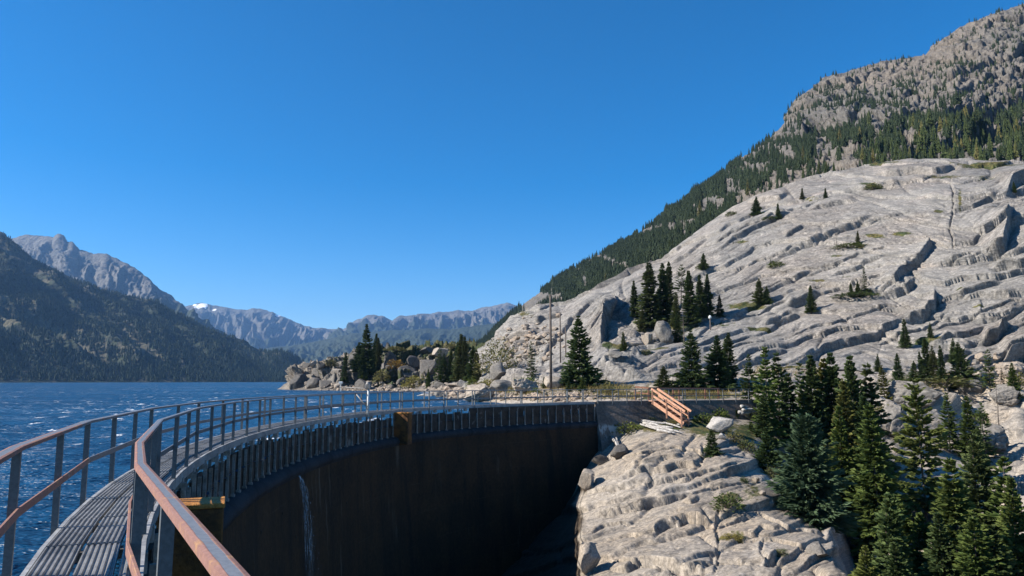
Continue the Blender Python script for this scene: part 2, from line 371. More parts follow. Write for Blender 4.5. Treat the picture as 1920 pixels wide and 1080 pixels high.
disp = .40 * strokes(px, py, slab_lines, 2.0, .022, 1.5, 1.1) * (1 - flat)
slab_cracks = [[(1092,926),(1179,916),(1244,904),(1333,882),(1400,868)], [(1100,966),(1179,955),(1250,935),(1330,915),(1410,898)], [(1150,862),(1215,850),(1262,846),(1320,851),(1400,842)],
 [(1130,1012),(1230,1002),(1290,976),(1345,985),(1420,962)], [(1338,1085),(1346,1040),(1341,985),(1352,950)], [(1120,1046),(1200,1062),(1280,1070),(1350,1052),(1440,1064)], [(1415,955),(1470,990),(1560,1006)],
 [(1300,884),(1312,868),(1318,848),(1316,828)], [(1345,1006),(1400,1014),(1450,1012),(1520,1034)], [(1190,890),(1200,868),(1226,846)], [(1440,1064),(1425,1035),(1432,1010)], [(1105,1000),(1130,985),(1180,980)]]
disp += strokes(px, py, [(c, .12, 5) for c in slab_cracks], 1.8, .05, 1.1, 4.5) * (1 - flat)
m1 = sst(-.05, .25, fbm(px / 120, py / 70, 5.0, 3)); m2 = sst(0.0, .3, fbm(px / 60, py / 40, 8.0, 3))
disp += slab * (1 - flat) * (.12 * m1 * (saw((s1 + wv) / 58) - .5) + .03 * m2 * (saw((s1 + wv * 1.3) / 21) - .5))
rough = sst(.05, .3, fbm(X / 9, Y / 9, 4, 3)) * bench + .2 * bench + sst(1610, 1660, px) * .35
disp += (1 - flat) * (.34 * fbm(X / 5, Y / 5, Z / 5, 5) * (1.2 - slab * 1.08) - slab * (.10 * iso_cracks(px * .95 - py * .3, s1 + wv, 75, 15, 3.0, .035) + .0 * iso_cracks(px * .95 - py * .3, s1 + wv, 40, 7, 5.0, .05) + .05 * iso_cracks(px * .4 + py * .9, px - py * .3, 50, 26, 9.0, .02)) * sst(-.2, .1, fbm(px / 50, py / 40, 51., 2)) + rough * 1.3 * (ridged(X / 4.5, Y / 4.5, Z / 4.5, 4) - .3))
disp += .06 * fbm(X / .8, Y / .8, Z / .8, 3) * (1 - .5 * flat) * (1 - .7 * slab)
disp *= sst(1.0, .9, (px - 400) / 2000) * 1
wa, wc = 22 * fbm(px / 90, py / 60, 91., 3), 20 * fbm(px / 110, py / 70, 93., 3)
aln = px * .95 - py * .30; q1 = plates((aln + wa) / 230, (s1 + wc) / 46, 2); q2 = plates((aln + wa) / 95, (s1 + wc) / 18, 6)
disp += slab * (1 - flat) * (.16 * (1.2 * (q1[0] - .5) + 1.5 * q1[1]) - .28 * np.exp(-q1[2] / .025) + sst(.05, .2, fbm(px / 70, py / 50, 95., 2)) * (.035 * (1.2 * (q2[0] - .5) + 1.5 * q2[1])))
q3 = plates(X / 5 + wa / 60, (Z * 1.6 + Y * .5) / 3.2 + wc / 60, 11); smooth_slab = np.exp(-(((px - 1790) / 75) ** 2 + ((py - 875) / 55) ** 2) ** 2)
disp += sst(1600, 1660, px) * (1 - smooth_slab) * (1.0 * (1.4 * (q3[0] - .5) + q3[1]) - .5 * np.exp(-q3[2] / .05))
disp *= 1 - .8 * smooth_slab
far_shore = sst(900, 800, px) * sst(75, 95, Y)
disp *= 1 - .8 * far_shore
for _ in (0, 1): disp[1:-1] = (disp[:-2] + 2 * disp[1:-1] + disp[2:]) / 4          # no comb teeth on the ledges
P2 = P + nrm * disp[..., None]
veg = np.zeros_like(px)
def blob(cx, cy, rx, ry, a=1.0): return a * np.exp(-(((px - cx) / rx) ** 2 + ((py - cy) / ry) ** 2))
for cx, cy, rx, ry, a in [(1240,797,70,16,.9),(1330,800,80,22,.8),(1400,812,40,28,.75),(1410,920,32,40,.55),(1440,880,30,24,.5),(1365,935,30,16,.8),(1370,1008,36,8,.9),
        (1640,960,140,90,.55),(1540,760,60,30,.4),(1240,742,190,8,1.1),(1000,742,130,10,.6),(1440,730,60,14,.7),(1455,690,90,9,.75),(1780,705,60,10,.8),(1620,742,60,10,.6),
        (1860,905,60,40,.5),(1700,770,50,8,.6),(1820,860,30,8,.7),(1170,795,20,8,.8),(1465,1035,30,8,.6),(1230,685,30,5,.9),(930,730,80,10,.8),(1130,728,90,9,.8)]:
    veg = np.maximum(veg, blob(cx, cy, rx, ry, a))
dam_shade = np.clip(sst(1112, 1062, px + 34 * fbm(px / 40, py / 30, 3., 4)) * sst(56, 53, Y) + 0 * px, 0, 1)  # mask for the painted shade below the dam, with a ragged edge
terrain("rock_terrain", P2, M_SLAB, veg, {"dam_shade": dam_shade, "across": s1 + wv * .6, "along": px * .95 - py * .30})

# ---- the big granite dome -----------------------------------------------------------
J = [(800,735,175),(850,720,165),(900,704,150),(950,692,132),(1000,676,123),(1100,656,116),(1200,652,115),(1300,640,118),(1400,640,122),(1500,640,124),(1600,640,126),(1700,645,128),(1800,655,130),(1920,670,130),(2400,640,128)]
K = [(800,730,190),(850,716,182),(900,680,165),(940,652,152),(1000,612,143),(1100,582,140),(1140,580,139),(1160,600,136),(1200,628,127),(1300,606,131),(1360,592,137),(1450,582,141),(1600,562,147),(1750,552,150),(1920,552,150),(2400,530,150)]
L = [(800,728,200),(850,714,192),(900,666,178),(930,645,168),(960,608,163),(1010,578,162),(1060,573,160),(1110,549,157),(1160,540,153),(1220,562,148),(1300,532,153),(1370,512,158),(1450,492,164),(1600,462,171),(1750,447,176),(1920,442,176),(2400,410,175)]
Mm = [(800,727,205),(850,713,197),(900,662,184),(930,643,175),(960,605,168),(1010,575,168),(1060,570,166),(1110,546,164),(1160,523,167),(1200,505,173),(1240,493,178),(1300,462,182),(1350,433,186),(1420,412,191),(1500,397,196),(1600,382,204),(1750,367,210),(1920,362,211),(2400,330,210)]
Nn = [(800,726,212),(850,712,202),(900,660,190),(930,641,181),(960,603,173),(1010,573,173),(1060,568,171),(1110,543,170),(1160,519,178),(1200,499,190),(1240,487,195),(1280,459,205),(1330,419,215),(1380,385,222),(1420,369,228),(1500,336,238),(1580,318,248),(1640,305,256),(1700,297,262),(1800,297,265),(1920,303,266),(2400,270,260)]
J, K, L, Mm, Nn = (nearer(c, k) for c, k in ((J, .75), (K, .71), (L, .67), (Mm, .64), (Nn, .63)))
O = [(p, q + 14, d * 1.25) for p, q, d in Nn]
I2 = [(p, q + 3, d - 2) for p, q, d in I_ if p >= 780]
P = loft((I2, J, K, L, Mm, Nn, O), 820, 2240, 1000, [95, 95, 110, 110, 90, 30])
px, py = topx(P[..., 0], P[..., 1], P[..., 2]); X, Y, Z = P[..., 0], P[..., 1], P[..., 2]
dome_lines = [
 ([(1640,330),(1689,323),(1754,321),(1800,306)], 2.2, 26), ([(1677,545),(1698,511),(1732,485),(1745,451),(1728,438)], 2.6, 34),
 ([(1650,556),(1680,552),(1702,545),(1716,520)], 2.5, 26),
 ([(1690,602),(1732,596),(1758,579),(1754,545)], 3.2, 30), ([(1476,579),(1510,570),(1540,553)], 2.4, 24),
 ([(1429,611),(1463,605),(1502,590)], 1.5, 22), ([(1484,677),(1527,664),(1570,647),(1621,634),(1660,622),(1698,596)], 1.8, 36),
 ([(1356,464),(1399,438),(1450,412),(1484,395)], 1.6, 28), ([(1472,451),(1510,429)], 1.4, 18),
 ([(1442,489),(1484,472),(1527,455),(1587,429),(1647,404)], 1.3, 24), ([(1399,382),(1463,378),(1484,361)], 1.5, 20),
 ([(1591,357),(1634,353),(1689,344)], 1.5, 20), ([(1843,481),(1882,472),(1890,421),(1899,395)], 4.6, 24),
 ([(1860,511),(1912,502),(1950,490)], 2.4, 20), ([(1822,596),(1873,596),(1912,579)], 1.7, 18),
 ([(1882,677),(1912,664),(1950,650)], 4.5, 24), ([(1890,362),(1912,345),(1960,330)], 4.8, 26),
 ([(1130,659),(1139,611),(1147,577),(1160,555)], 5.0, 26), ([(1108,628),(1147,605)], 1.2, 14), ([(1119,704),(1145,698),(1195,690)], 1.0, 14),
 ([(1010,690),(1040,640),(1075,600),(1120,565)], 1.0, 24), ([(960,690),(985,650),(1010,620)], 1.4, 20), ([(945,655),(975,640),(1005,632)], 2.0, 14), ([(1000,606),(1030,598),(1055,590)], 1.6, 12),
 ([(1170,655),(1230,650),(1300,632)], .7, 14), ([(1300,655),(1360,630),(1420,618)], .9, 18), ([(1370,690),(1430,668),(1480,655)], 1.4, 20),
 ([(1560,520),(1600,505),(1660,480)], 1.0, 18), ([(1600,560),(1650,545),(1690,530)], 1.2, 18), ([(1760,640),(1800,632),(1850,612)], 1.5, 18),
 ([(1780,400),(1830,385),(1870,360)], 1.6, 18), ([(1790,560),(1840,548),(1880,530)], 1.5, 18), ([(1700,690),(1760,672),(1830,660)], 1.4, 20),
 ([(1840,640),(1870,635),(1890,610)], 4.0, 18), ([(1520,395),(1570,380),(1610,374)], 1.2, 16), ([(1250,500),(1290,478),(1330,440)], .9, 16),
 ([(1210,700),(1270,690),(1330,676)], .9, 14), ([(1020,705),(1060,690),(1100,680)], .8, 14), ([(1420,560),(1470,535),(1530,505)], 1.0, 18),
]
nrm = normals(P); nrm *= np.sign((nrm * -P).sum(-1, keepdims=True))
ang = .40 - .10 * sst(1400, 1900, px)
s1 = px * np.sin(ang) + py * np.cos(ang); wv = 34 * fbm(px / 190, py / 110, 3.0, 4)
m0 = sst(-.1, .2, fbm(px / 210, py / 110, 31.0, 3)); m1 = sst(-.08, .25, fbm(px / 130, py / 60, 11.0, 3)); m2 = sst(-.05, .3, fbm(px / 70, py / 34, 21.0, 3))
rgt = sst(1640, 1850, px)
disp = .54 * strokes(px, py, dome_lines, 3.0, .022, 1.2, .9)
disp += (.22 + .25 * rgt) * m0 * (saw((s1 + wv) / 92) - .5) + (.17 + .2 * rgt) * m1 * (saw((s1 + wv * 1.2) / 37 + .3) - .5) + (.08 + .1 * rgt) * m2 * (saw((s1 + wv * 1.5) / 14) - .5)
disp += .06 * (saw((s1 + wv * 1.8) / 6.3) - .5) * sst(0, .3, fbm(px / 45, py / 25, 41.0, 2))
dome_cracks = [[(1330,520),(1400,497),(1500,462),(1600,425),(1720,390)], [(1380,560),(1460,535),(1560,500),(1680,455)], [(1450,640),(1560,615),(1650,580),(1700,570)], [(1300,470),(1360,445),(1450,405),(1560,370)], [(1220,670),(1330,660),(1440,640)], [(1520,560),(1600,535),(1670,515)],
 [(1740,620),(1800,600),(1870,575),(1930,560)], [(1760,500),(1820,480),(1880,470)], [(1785,330),(1790,380),(1782,430),(1795,470)], [(1620,350),(1700,340),(1780,322)], [(1640,640),(1720,620),(1780,585)], [(1340,610),(1420,590),(1480,560)]]
disp += strokes(px, py, [(c, .3, 7) for c in dome_cracks], 3.0, .03, 1.1, 3.0)
al = px * np.cos(ang) - py * np.sin(ang)
wa, wc = 30 * fbm(px / 120, py / 80, 91., 3), wv * .9
calm = sst(-.22, .12, fbm(px / 170, py / 100, 81., 3)); q1 = plates((al + wa) / 290, (s1 + wc) / 40, 1); q2 = plates((al + wa * .6) / 130, (s1 + wc * 1.1) / 16, 5); q3 = plates((al + wa * .3) / 46, (s1 + wc * 1.2) / 7.5, 9)
disp += (.34 + .22 * rgt) * (1.3 * (q1[0] - .5) + 1.6 * q1[1]) - .45 * np.exp(-q1[2] / .035)
disp += calm * (.11 + .10 * rgt) * (1.3 * (q2[0] - .5) + 1.6 * q2[1]) - calm * .15 * np.exp(-q2[2] / .06)
disp += calm * sst(-.1, .2, fbm(px / 50, py / 30, 83., 2)) * (.05 + .04 * rgt) * (1.4 * (q3[0] - .5) + 1.4 * q3[1])
disp -= .08 * iso_cracks(al, s1 + wv * 1.1, 120, 17, 3.0, .030) * sst(-.15, .15, fbm(px / 60, py / 40, 51., 2)) + .07 * iso_cracks(al, s1 + wv * 1.3, 62, 8.5, 7.0, .045) * sst(-.1, .2, fbm(px / 80, py / 40, 61., 2)) + .15 * iso_cracks(px * .5 + py * .9, px - py * .3, 60, 30, 9.0, .018) * sst(0, .25, fbm(px / 70, py / 60, 71., 2))
disp += .55 * fbm(X / 22, Y / 22, Z / 22, 3) + .16 * fbm(X / 2.2, Y / 2.2, Z / 2.2, 4)
knob = sst(1060, 960, px) + sst(1105, 1135, px) * sst(1215, 1185, px) * sst(560, 600, py)
disp += knob * 2.4 * (ridged(X / 9, Y / 9, Z / 9, 5) - .25)
disp *= sst(1, 8, (np.arange(P.shape[1]))[None, :])
disp[1:-1] = (disp[:-2] + 2 * disp[1:-1] + disp[2:]) / 4
P2 = P + nrm * disp[..., None]
veg = np.zeros_like(px)
for cx, cy, rx, ry, a in [(1260,610,80,20,.75),(1400,577,50,9,.85),(1240,640,60,10,.5),(1230,655,30,5,.9),(1150,662,36,7,.7),(1600,462,30,4,.9),(1690,437,24,3.5,.9),(1640,442,26,4,.8),(1570,482,16,3,.8),(1535,530,24,4,.7),(1590,523,14,4,.8),
        (1800,375,6,40,.6),(1770,330,60,7,.6),(1620,552,40,5,.9),(1420,620,30,4,.9),(1800,549,8,4,.9),(1835,577,14,3,.9),(1760,395,12,5,.9),(1390,455,24,6,.6),(1350,610,60,8,.5),(1440,620,16,3,.9),(1630,350,30,5,.8),(1850,330,90,8,.5),(1740,640,30,4,.9),(980,590,40,12,.55),(945,670,30,18,.6),(1090,660,30,6,.4),(1840,690,90,10,.5),(1460,400,20,6,.5),(1520,372,60,6,.5),(1640,307,80,4,.7),(1850,307,90,4,.8)]:
    veg = np.maximum(veg, blob(cx, cy, rx, ry, a))
terrain("granite_hill", P2, M_DOME, veg, {"across": s1 + wv * .8, "along": px * np.cos(ang) - py * np.sin(ang)})
DOME_N = len(GROUND)

# ---- headland across the lake arm ------------------------------------------------------
a = [(515,748,190),(545,742,188),(700,744,176),(780,745,168),(850,748,148),(900,757,120),(980,762,105)]
b_ = [(515,735,222),(540,731,216),(560,728.6,212),(600,728.8,205),(700,729,195),(780,729.5,187),(850,731,165),(900,736,138),(980,738,118)]
c_ = [(515,733,226),(540,726,222),(552,712,220),(600,706,216),(660,705,212),(700,705,208),(760,706,204),(830,712,190),(900,718,165),(980,718,150)]
d_ = [(515,732,230),(540,722,228),(557,700,226),(590,690,226),(640,678,226),(700,676,224),(780,673,222),(850,682,215),(900,697,200),(980,692,190)]
e_ = [(515,731,238),(538,722,236),(552,702,236),(566,693,238),(590,682,240),(640,669,242),(700,654,244),(780,650,244),(850,645,240),(900,651,230),(980,640,215)]
f_ = [(p, q + 22, d + 60) for p, q, d in e_]
P = loft((a, b_, c_, d_, e_, f_), 517, 975, 460, [30, 45, 50, 50, 26])
px, py = topx(P[..., 0], P[..., 1], P[..., 2]); X, Y, Z = P[..., 0], P[..., 1], P[..., 2]
nrm = normals(P); nrm *= np.sign((nrm * -P).sum(-1, keepdims=True))
hr = sst(-2.3, .5, Z)
q1 = plates((px + 8 * fbm(px / 30, py / 30, 1., 3)) / 30, (py + px * .3) / 15, 7); q2 = plates(px / 12, (py + px * .3) / 7, 8)
disp = hr * (2.6 * (1.4 * (q1[0] - .5) + q1[1]) + 1.0 * (1.4 * (q2[0] - .5) + q2[1]) - 1.0 * np.exp(-q1[2] / .08)) + hr * (1.8 * (ridged(X / 11, Y / 11, Z / 11, 5) - .35) + .9 * fbm(X / 3, Y / 3, Z / 3, 4) + 1.2 * m1.mean() * (saw((px * .5 + py) / 19 + fbm(px / 30, py / 20, 1, 3)) - .5))
P2 = P + nrm * disp[..., None]
veg = np.clip(.30 + .5 * fbm(X / 22, Y / 22, Z / 14, 4) + .25 * sst(690, 740, px) * sst(675, 655, py) + .16 * sst(640, 660, px), 0, .8) * sst(545, 600, px) * sst(-1.8, -.8, Z)
terrain("headland_terrain", P2, M_HEAD, veg, step=2)

# ---- forested mountainside above the dome ---------------------------------------------
r0 = [(780,735,420),(900,722,380),(1000,705,360),(1100,645,340),(1200,585,330),(1300,525,330),(1400,465,330),(1500,425,330),(1700,375,330),(1900,365,330),(2400,330,330)]
r1 = [(780,722,700),(850,705,640),(900,694,600),(1000,642,520),(1100,562,480),(1200,502,450),(1300,432,430),(1400,372,420),(1500,327,410),(1600,306,400),(1700,291,400),(1800,289,400),(1900,286,400),(2400,250,400)]
r2 = [(780,715,900),(850,695,840),(900,676,800),(1000,592,720),(1100,517,680),(1200,457,640),(1300,387,620),(1400,322,600),(1500,267,580),(1600,242,570),(1700,222,560),(1800,212,560),(1900,207,560),(2400,170,560)]
r3 = [(780,713,1000),(850,690,970),(900,658,940),(1000,562,880),(1100,492,830),(1200,442,800),(1300,367,780),(1400,297,760),(1480,237,750),(1550,192,740),(1600,182,730),(1700,162,730),(1800,132,740),(1900,112,740),(2400,80,740)]
r4 = [(780,712,1060),(850,686,1050),(880,660,1040),(920,626,1010),(960,586,980),(1000,558,950),(1060,518,920),(1100,489,900),(1180,453,880),(1220,428,870),(1270,388,860),(1330,349,850),(1400,292,840),(1450,256,830),(1470,233,830),(1478,205,835),(1490,188,838),(1530,160,845),(1545,148,850),(1600,130,860),(1650,116,870),(1735,102,880),(1755,84,880),(1800,50,890),(1850,30,900),(1920,6,910),(2000,-24,920),(2400,-100,950)]
r0, r1, r2, r3, r4 = (nearer(c, .74) for c in (r0, r1, r2, r3, r4))
r5 = [(p, q + 8, d * 1.2) for p, q, d in r4]
P = loft((r0, r1, r2, r3, r4, r5), 800, 2240, 720, [20, 90, 100, 110, 24])
px, py = topx(P[..., 0], P[..., 1], P[..., 2]); X, Y, Z = P[..., 0], P[..., 1], P[..., 2]
nrm = normals(P); nrm *= np.sign((nrm * -P).sum(-1, keepdims=True))
cliff = sst(1420, 1520, px) * sst(330, 230, py)
edge = sst(1.02, .93, Y / np.interp(px, [c[0] for c in r4], [c[2] for c in r4]))
disp = (5 + 2.5 * cliff) * (ridged(px / 120 + py / 150, py / 70 - px / 160, 4., 7, .62) - .35) * (.3 + .7 * edge) + .5 * fbm(X / 9, Y / 9, Z / 9, 3) - 1.3 * iso_cracks(px * .6 + py * .8, px * .8 - py * .6, 60, 16, 2., .05) + cliff * (1.6 * (saw((px * .8 + py * .45) / 26 + 1.5 * fbm(px / 60, py / 60, 1, 3)) - .5) + 1.0 * (saw((py - px * .35) / 17 + 1.5 * fbm(px / 50, py / 50, 4, 3)) - .5))
q1 = plates(px / 84 + .5 * fbm(px / 40, py / 40, 1., 3), py / 27 + px / 140 + .5 * fbm(px / 40, py / 40, 2., 3), 3); q2 = plates(px / 34 + .6 * fbm(px / 30, py / 30, 1., 3), py / 11 + px / 60, 4)
disp += edge * ((2 + 2.6 * cliff) * (1.4 * (q1[0] - .5) + 1.2 * q1[1]) + (.8 + 1.1 * cliff) * (1.4 * (q2[0] - .5) + 1.2 * q2[1]) - (1 + 2 * cliff) * np.exp(-q1[2] / .06))
P2 = P + nrm * disp[..., None]
# where the forest grows on it (also used to sow the trees)
def side_forest(px, py):
    d0 = sst(1500, 1300, px) * 1.0
    band = sst(95, 4, np.abs(py - np.interp(px, [1300, 1480, 1600, 1700, 1800, 1920], [420, 300, 265, 262, 258, 262])))
    hi = sst(34, 8, np.hypot((px - 1700) * .6, (py - 165) * 1.0)) * .8 + .7 * sst(40, 10, np.hypot((px - 1590) * .5, py - 175)) + .7 * sst(46, 10, np.hypot((px - 1770) * .55, py - 120))
    low = sst(1480, 1560, px) * sst(140, 290, py)
    f = np.maximum.reduce([d0, band * .62, hi * .8, low * .5, .27 * np.ones_like(px)])
    ny = fbm(px / 46, py / 34, 77., 4)
    return np.clip(f * sst(-.34 , .10, ny) + .25 * (f > .8) * sst(-.2, 0, ny), 0, 1) * (1 - .9 * sst(.10, .26, fbm(px / 60, py / 45, 5., 3)) )
fr = side_forest(px, py)
terrain("mountainside_hill", P2, M_SIDE, np.clip(fr * .75, 0, .75), step=2); SIDE = P2

# ---- forested mountain across the lake -------------------------------------------------
cr = [(-500,330,2200),(-200,380,2300),(0,437,2400),(20,448,2400),(60,482,2420),(100,502,2450),(130,519,2480),(180,542,2500),(230,554,2550),(290,574,2600),(350,600,2650),(430,644,2700),(500,670,2750),(560,692,2800),(580,706,2820),(625,719,2850)]
w0 = [(-500,717.6,1300),(0,717.2,1500),(300,716.9,1700),(560,716.4,2050),(640,719.4,2150)]
def between(lo, hi, t, bulge=0):
    xs = [c[0] for c in hi]
    return [(x, np.interp(x, [c[0] for c in lo], [c[1] for c in lo]) * (1 - t) + q * t, np.interp(x, [c[0] for c in lo], [c[2] for c in lo]) * (1 - t) + d * t) for x, q, d in hi]
back = [(p, q + 10, d * 1.12) for p, q, d in cr]
P = loft((w0, between(w0, cr, .5), cr, back), -420, 620, 520, [130, 140, 14])
px, py = topx(P[..., 0], P[..., 1], P[..., 2]); X, Y, Z = P[..., 0], P[..., 1], P[..., 2]
nrm = normals(P); nrm *= np.sign((nrm * -P).sum(-1, keepdims=True))
sh = sst(0, 60, Z); topf = sst(1.0, .8, (np.arange(P.shape[1]) / 270.0))[None, :] * .85 + .15
q1 = (px * .55 - py) / 60; q2 = (px + py * .5) / 260
gul = ridged(q1, q2, 3.0, 4)
disp = sh * topf * (66 * (gul - .35) + 40 * (ridged(X / 260, Y / 260, Z / 200, 5) - .3)) + 7 * sh * fbm(X / 40, Y / 40, Z / 40, 4)
P2 = P + nrm * disp[..., None]
def left_forest(px, py):
    f = np.ones_like(px)
    st = fbm((px * .62 - py * .9) / 34 , (px * .9 + py * .62) / 260, 13., 4)
    f -= .95 * sst(.14, .26, st) * sst(720, 640, py)
    f -= .95 * np.exp(-(((px * .75 - (py - 480) - 15) / 13) ** 2)) * sst(640, 560, py)
    f -= .9 * np.exp(-((((py - 560) - px * .62) / 9) ** 2)) * (px < 200)
    f -= .9 * sst(.22, .34, fbm(px / 30, py / 16, 23., 3))
    return np.clip(f, 0, 1)
lf = left_forest(px, py)
terrain("forested_mountain", P2, M_LEFT, np.clip(lf * .8, 0, .8), step=2); LEFT = P2

# ---- rocky peak behind it --------------------------------------------------------------
cr = [(-300,470,5400),(-100,458,5200),(0,452,5200),(35,444,5200),(55,439,5200),(90,442,5150),(100,445,5120),(108,438,5100),(113,437,5100),(119,440,5100),(125,452,5100),(135,452,5050),(150,467,5000),(175,475,4950),(193,476,4900),(200,475,4900),(207,479,4900),(240,495,4800),(270,516,4750),(290,534,4700),(310,549,4600),(340,571,4500),(370,593,4450),(400,613,4400),(440,637,4300),(480,656,4200),(560,695,4000)]
lo = [(-300,700,3300),(0,690,3400),(300,690,3400),(560,712,3400)]
back = [(p, q + 6, d * 1.1) for p, q, d in cr]
P = loft((lo, between(lo, cr, .55), cr, back), -220, 540, 560, [60, 170, 10], 1)
px, py = topx(P[..., 0], P[..., 1], P[..., 2]); X, Y, Z = P[..., 0], P[..., 1], P[..., 2]
nrm = normals(P); nrm *= np.sign((nrm * -P).sum(-1, keepdims=True))
topf = sst(1.0, .62, (np.arange(P.shape[1]) / 230.0)) [None, :] * .9 + .10
disp = topf * (110 * (ridged((px * .8 + py * .35) / 46, (py - px * .3) / 150, 2., 5) - .35) + 36 * (ridged(X / 300, Y / 300, Z / 300, 5) - .3)) + 16 * fbm(X / 90, Y / 90, Z / 90, 5) + topf * 30 * (ridged(px / 17 + py / 40, py / 26 - px / 60, 5., 4) - .4)
P2 = P + nrm * disp[..., None]
veg = np.clip(sst(-30, 25, (py - (500 + .22 * np.maximum(px - 100, 0))) - 40 + 50 * fbm(px / 50, py / 26, 3., 4) + 30 * sst(270, 330, px)), 0, 1) * .85
terrain("rocky_mountain", P2, M_PEAK, veg, {"snow": np.zeros(px.size)}, step=0)

# ---- far range -----------------------------------------------------------------------
def far_range(name, cr, base, x0, x1, n, amp, veg_line, snow=()):
    back = [(p, q + 5, d * 1.1) for p, q, d in cr]
    P = loft((base, between(base, cr, .5), cr, back), x0, x1, n, [40, 90, 8], 1)
    px, py = topx(P[..., 0], P[..., 1], P[..., 2]); X, Y, Z = P[..., 0], P[..., 1], P[..., 2]
    nrm = normals(P); nrm *= np.sign((nrm * -P).sum(-1, keepdims=True))
    topf = sst(1.0, .45, (np.arange(P.shape[1]) / 130.0))[None, :] * .9 + .10
    disp = topf * (amp * (ridged(px / 34 + py / 60, py / 46 - px / 120, 2., 5) - .35) + amp * .45 * (ridged(X / 420, Y / 420, Z / 420, 5) - .3))
    disp = disp + topf * 34 * (ridged(px / 13 + py / 30, py / 17 - px / 50, 5., 4) - .4) + amp * .06 * fbm(X / 120, Y / 120, Z / 120, 4)
    P2 = P + nrm * disp[..., None]
    sn = np.zeros_like(px)
    for cx, cy, rx, ry in snow: sn = np.maximum(sn, np.exp(-.7 * (((px - cx) / rx) ** 2 + ((py - cy + .12 * (px - cx)) / ry) ** 2) ** 2) + .12 * fbm(px / 4, py / 3, 1, 3))
    vg = sst(-8, 8, py - veg_line(px) + 10 * fbm(px / 24, py / 12, 6., 3)) * .85 if veg_line else np.zeros_like(px)
    terrain(name, P2, M_PEAK, vg, {"snow": sn}, step=0)
far_range("snowy_mountain", [(250,610,9000),(300,592,9000),(345,574,9000),(365,569,9000),(378,566,9000),(390,570,9000),(420,576,9000),(455,581,9000),(470,578,9000),(488,577,9000),(500,580,9000),(525,590,9000),(545,600,9000),(570,611,9000),(600,615,9000),(640,617,9000),(660,619,9000),(700,626,9000),(760,650,9000)],
          [(250,700,6800),(500,700,6800),(760,705,6800)], 260, 750, 330, 240, lambda x: 655 + 0 * x, [(377,577,12,6.5),(521,591.5,6,2.5),(402,583,4,2),(365,573,4,2)])
far_range("distant_mountain", [(590,668,8500),(620,640,8500),(640,620,8500),(665,602,8500),(690,590,8500),(702,589,8500),(715,591,8500),(735,600,8500),(750,593,8500),(790,588,8500),(860,582,8500),(880,583,8500),(920,573,8500),(950,567,8500),(965,572,8500),(1000,584,8500),(1060,620,8500)],
          [(590,700,6000),(1060,700,6000)], 595, 1050, 330, 240, lambda x: 626 + 0 * x)
far_range("wooded_hill", [(420,712,6000),(470,668,6000),(500,652,6000),(560,645,6000),(620,633,5900),(660,624,5800),(720,619,5700),(800,615,5600),(850,616,5500),(960,600,5400),(1060,600,5400)],
          [(420,717.5,3600),(1060,717.5,3600)], 430, 1050, 300, 70, lambda x: 560 + 0 * x)

# ---- ground sheet under everything, to the horizon, and the lake -----------------------
lb = raw_mesh("lake_bed", [(-9000, -3000, -40), (9000, -3000, -40), (9000, 14000, -40), (-9000, 14000, -40)], [(0, 1, 2, 3)])
tag(link("ground", lb, simple_mat("lake_mud", (.03, .035, .03), (.05, .05, .04), .01)), kind="structure")
m, nt, b = mat_new("lake_water"); n = N(nt); co = n.coord(); c1 = n.coord((.55, 1.2, 1), (0, 0, .25)); c2 = n.coord((.5, 1.0, 1), (0, 0, -.3))
deep = n.mix(n.ramp(n.noise(c1, .05, 4), .35, .65), (.003, .040, .098), (.006, .060, .138))
foamn = n.noise(n.coord((1.3, .6, 1), (0, 0, -.15)), 1.1, 6, .62, .5); foamg = n.noise(c1, .035, 3, .6)
foam = n.math('MULTIPLY', n.ramp(foamn, .615, .64), n.ramp(foamg, .48, .6))
c3 = n.coord((1.5, .55, 1), (0, 0, .2))
foam2 = n.math('MULTIPLY', n.ramp(n.noise(c3, .36, 6, .70, .3), .635, .655), n.ramp(n.noise(c2, .02, 3, .6), .40, .52))
foam = n.math('MAXIMUM', foam, foam2)
n.ln(n.mix(foam, deep, (.75, .78, .8)), b.inputs["Base Color"]); b.inputs["IOR"].default_value = 1.33; b.inputs["Specular IOR Level"].default_value = .25
n.ln(n.ramp(foam, 0, 1, .34, .8), b.inputs["Roughness"])
h = n.math('ADD', n.noise(c1, .55, 5, .6), n.math('MULTIPLY', n.noise(c2, 1.9, 4, .6), .35))
nb = n.bump(h, 1.0, 1.3); nb = n.bump(n.noise(c1, .12, 3, .5), .8, 2.0, nb)
n.ln(nb, b.inputs["Normal"]); M_WATER = m
# swell: a fan-shaped sheet, fine near the dam and coarse far off
ya = np.concatenate([np.geomspace(4, 260, 560), np.geomspace(270, 9000, 60)]); ua = np.linspace(-3.2, .25, 760)
ua = np.sign(ua) * np.abs(ua) ** 1.0
Yg, Ug = np.meshgrid(ya, ua, indexing='xy'); Xg = Ug * Yg
amp = np.exp(-Yg / 180)
Zg = WATER_Z + amp * (.10 * fbm(Xg / 3.2, Yg / 1.7, 0, 4) + .16 * (ridged(Xg / 6.5 + Yg / 30, Yg / 3.2, 1, 3) - .3) * .6)
gf = grid_faces(*Xg.shape)[:, ::-1]; cx_, cy_ = Xg.ravel()[gf].mean(1), Yg.ravel()[gf].mean(1)
keep = upstream(cx_, cy_) > -.1
me = raw_mesh("lake", np.stack([Xg, Yg, Zg], -1), gf[keep])
tag(link("lake_water", me, M_WATER), kind="structure")
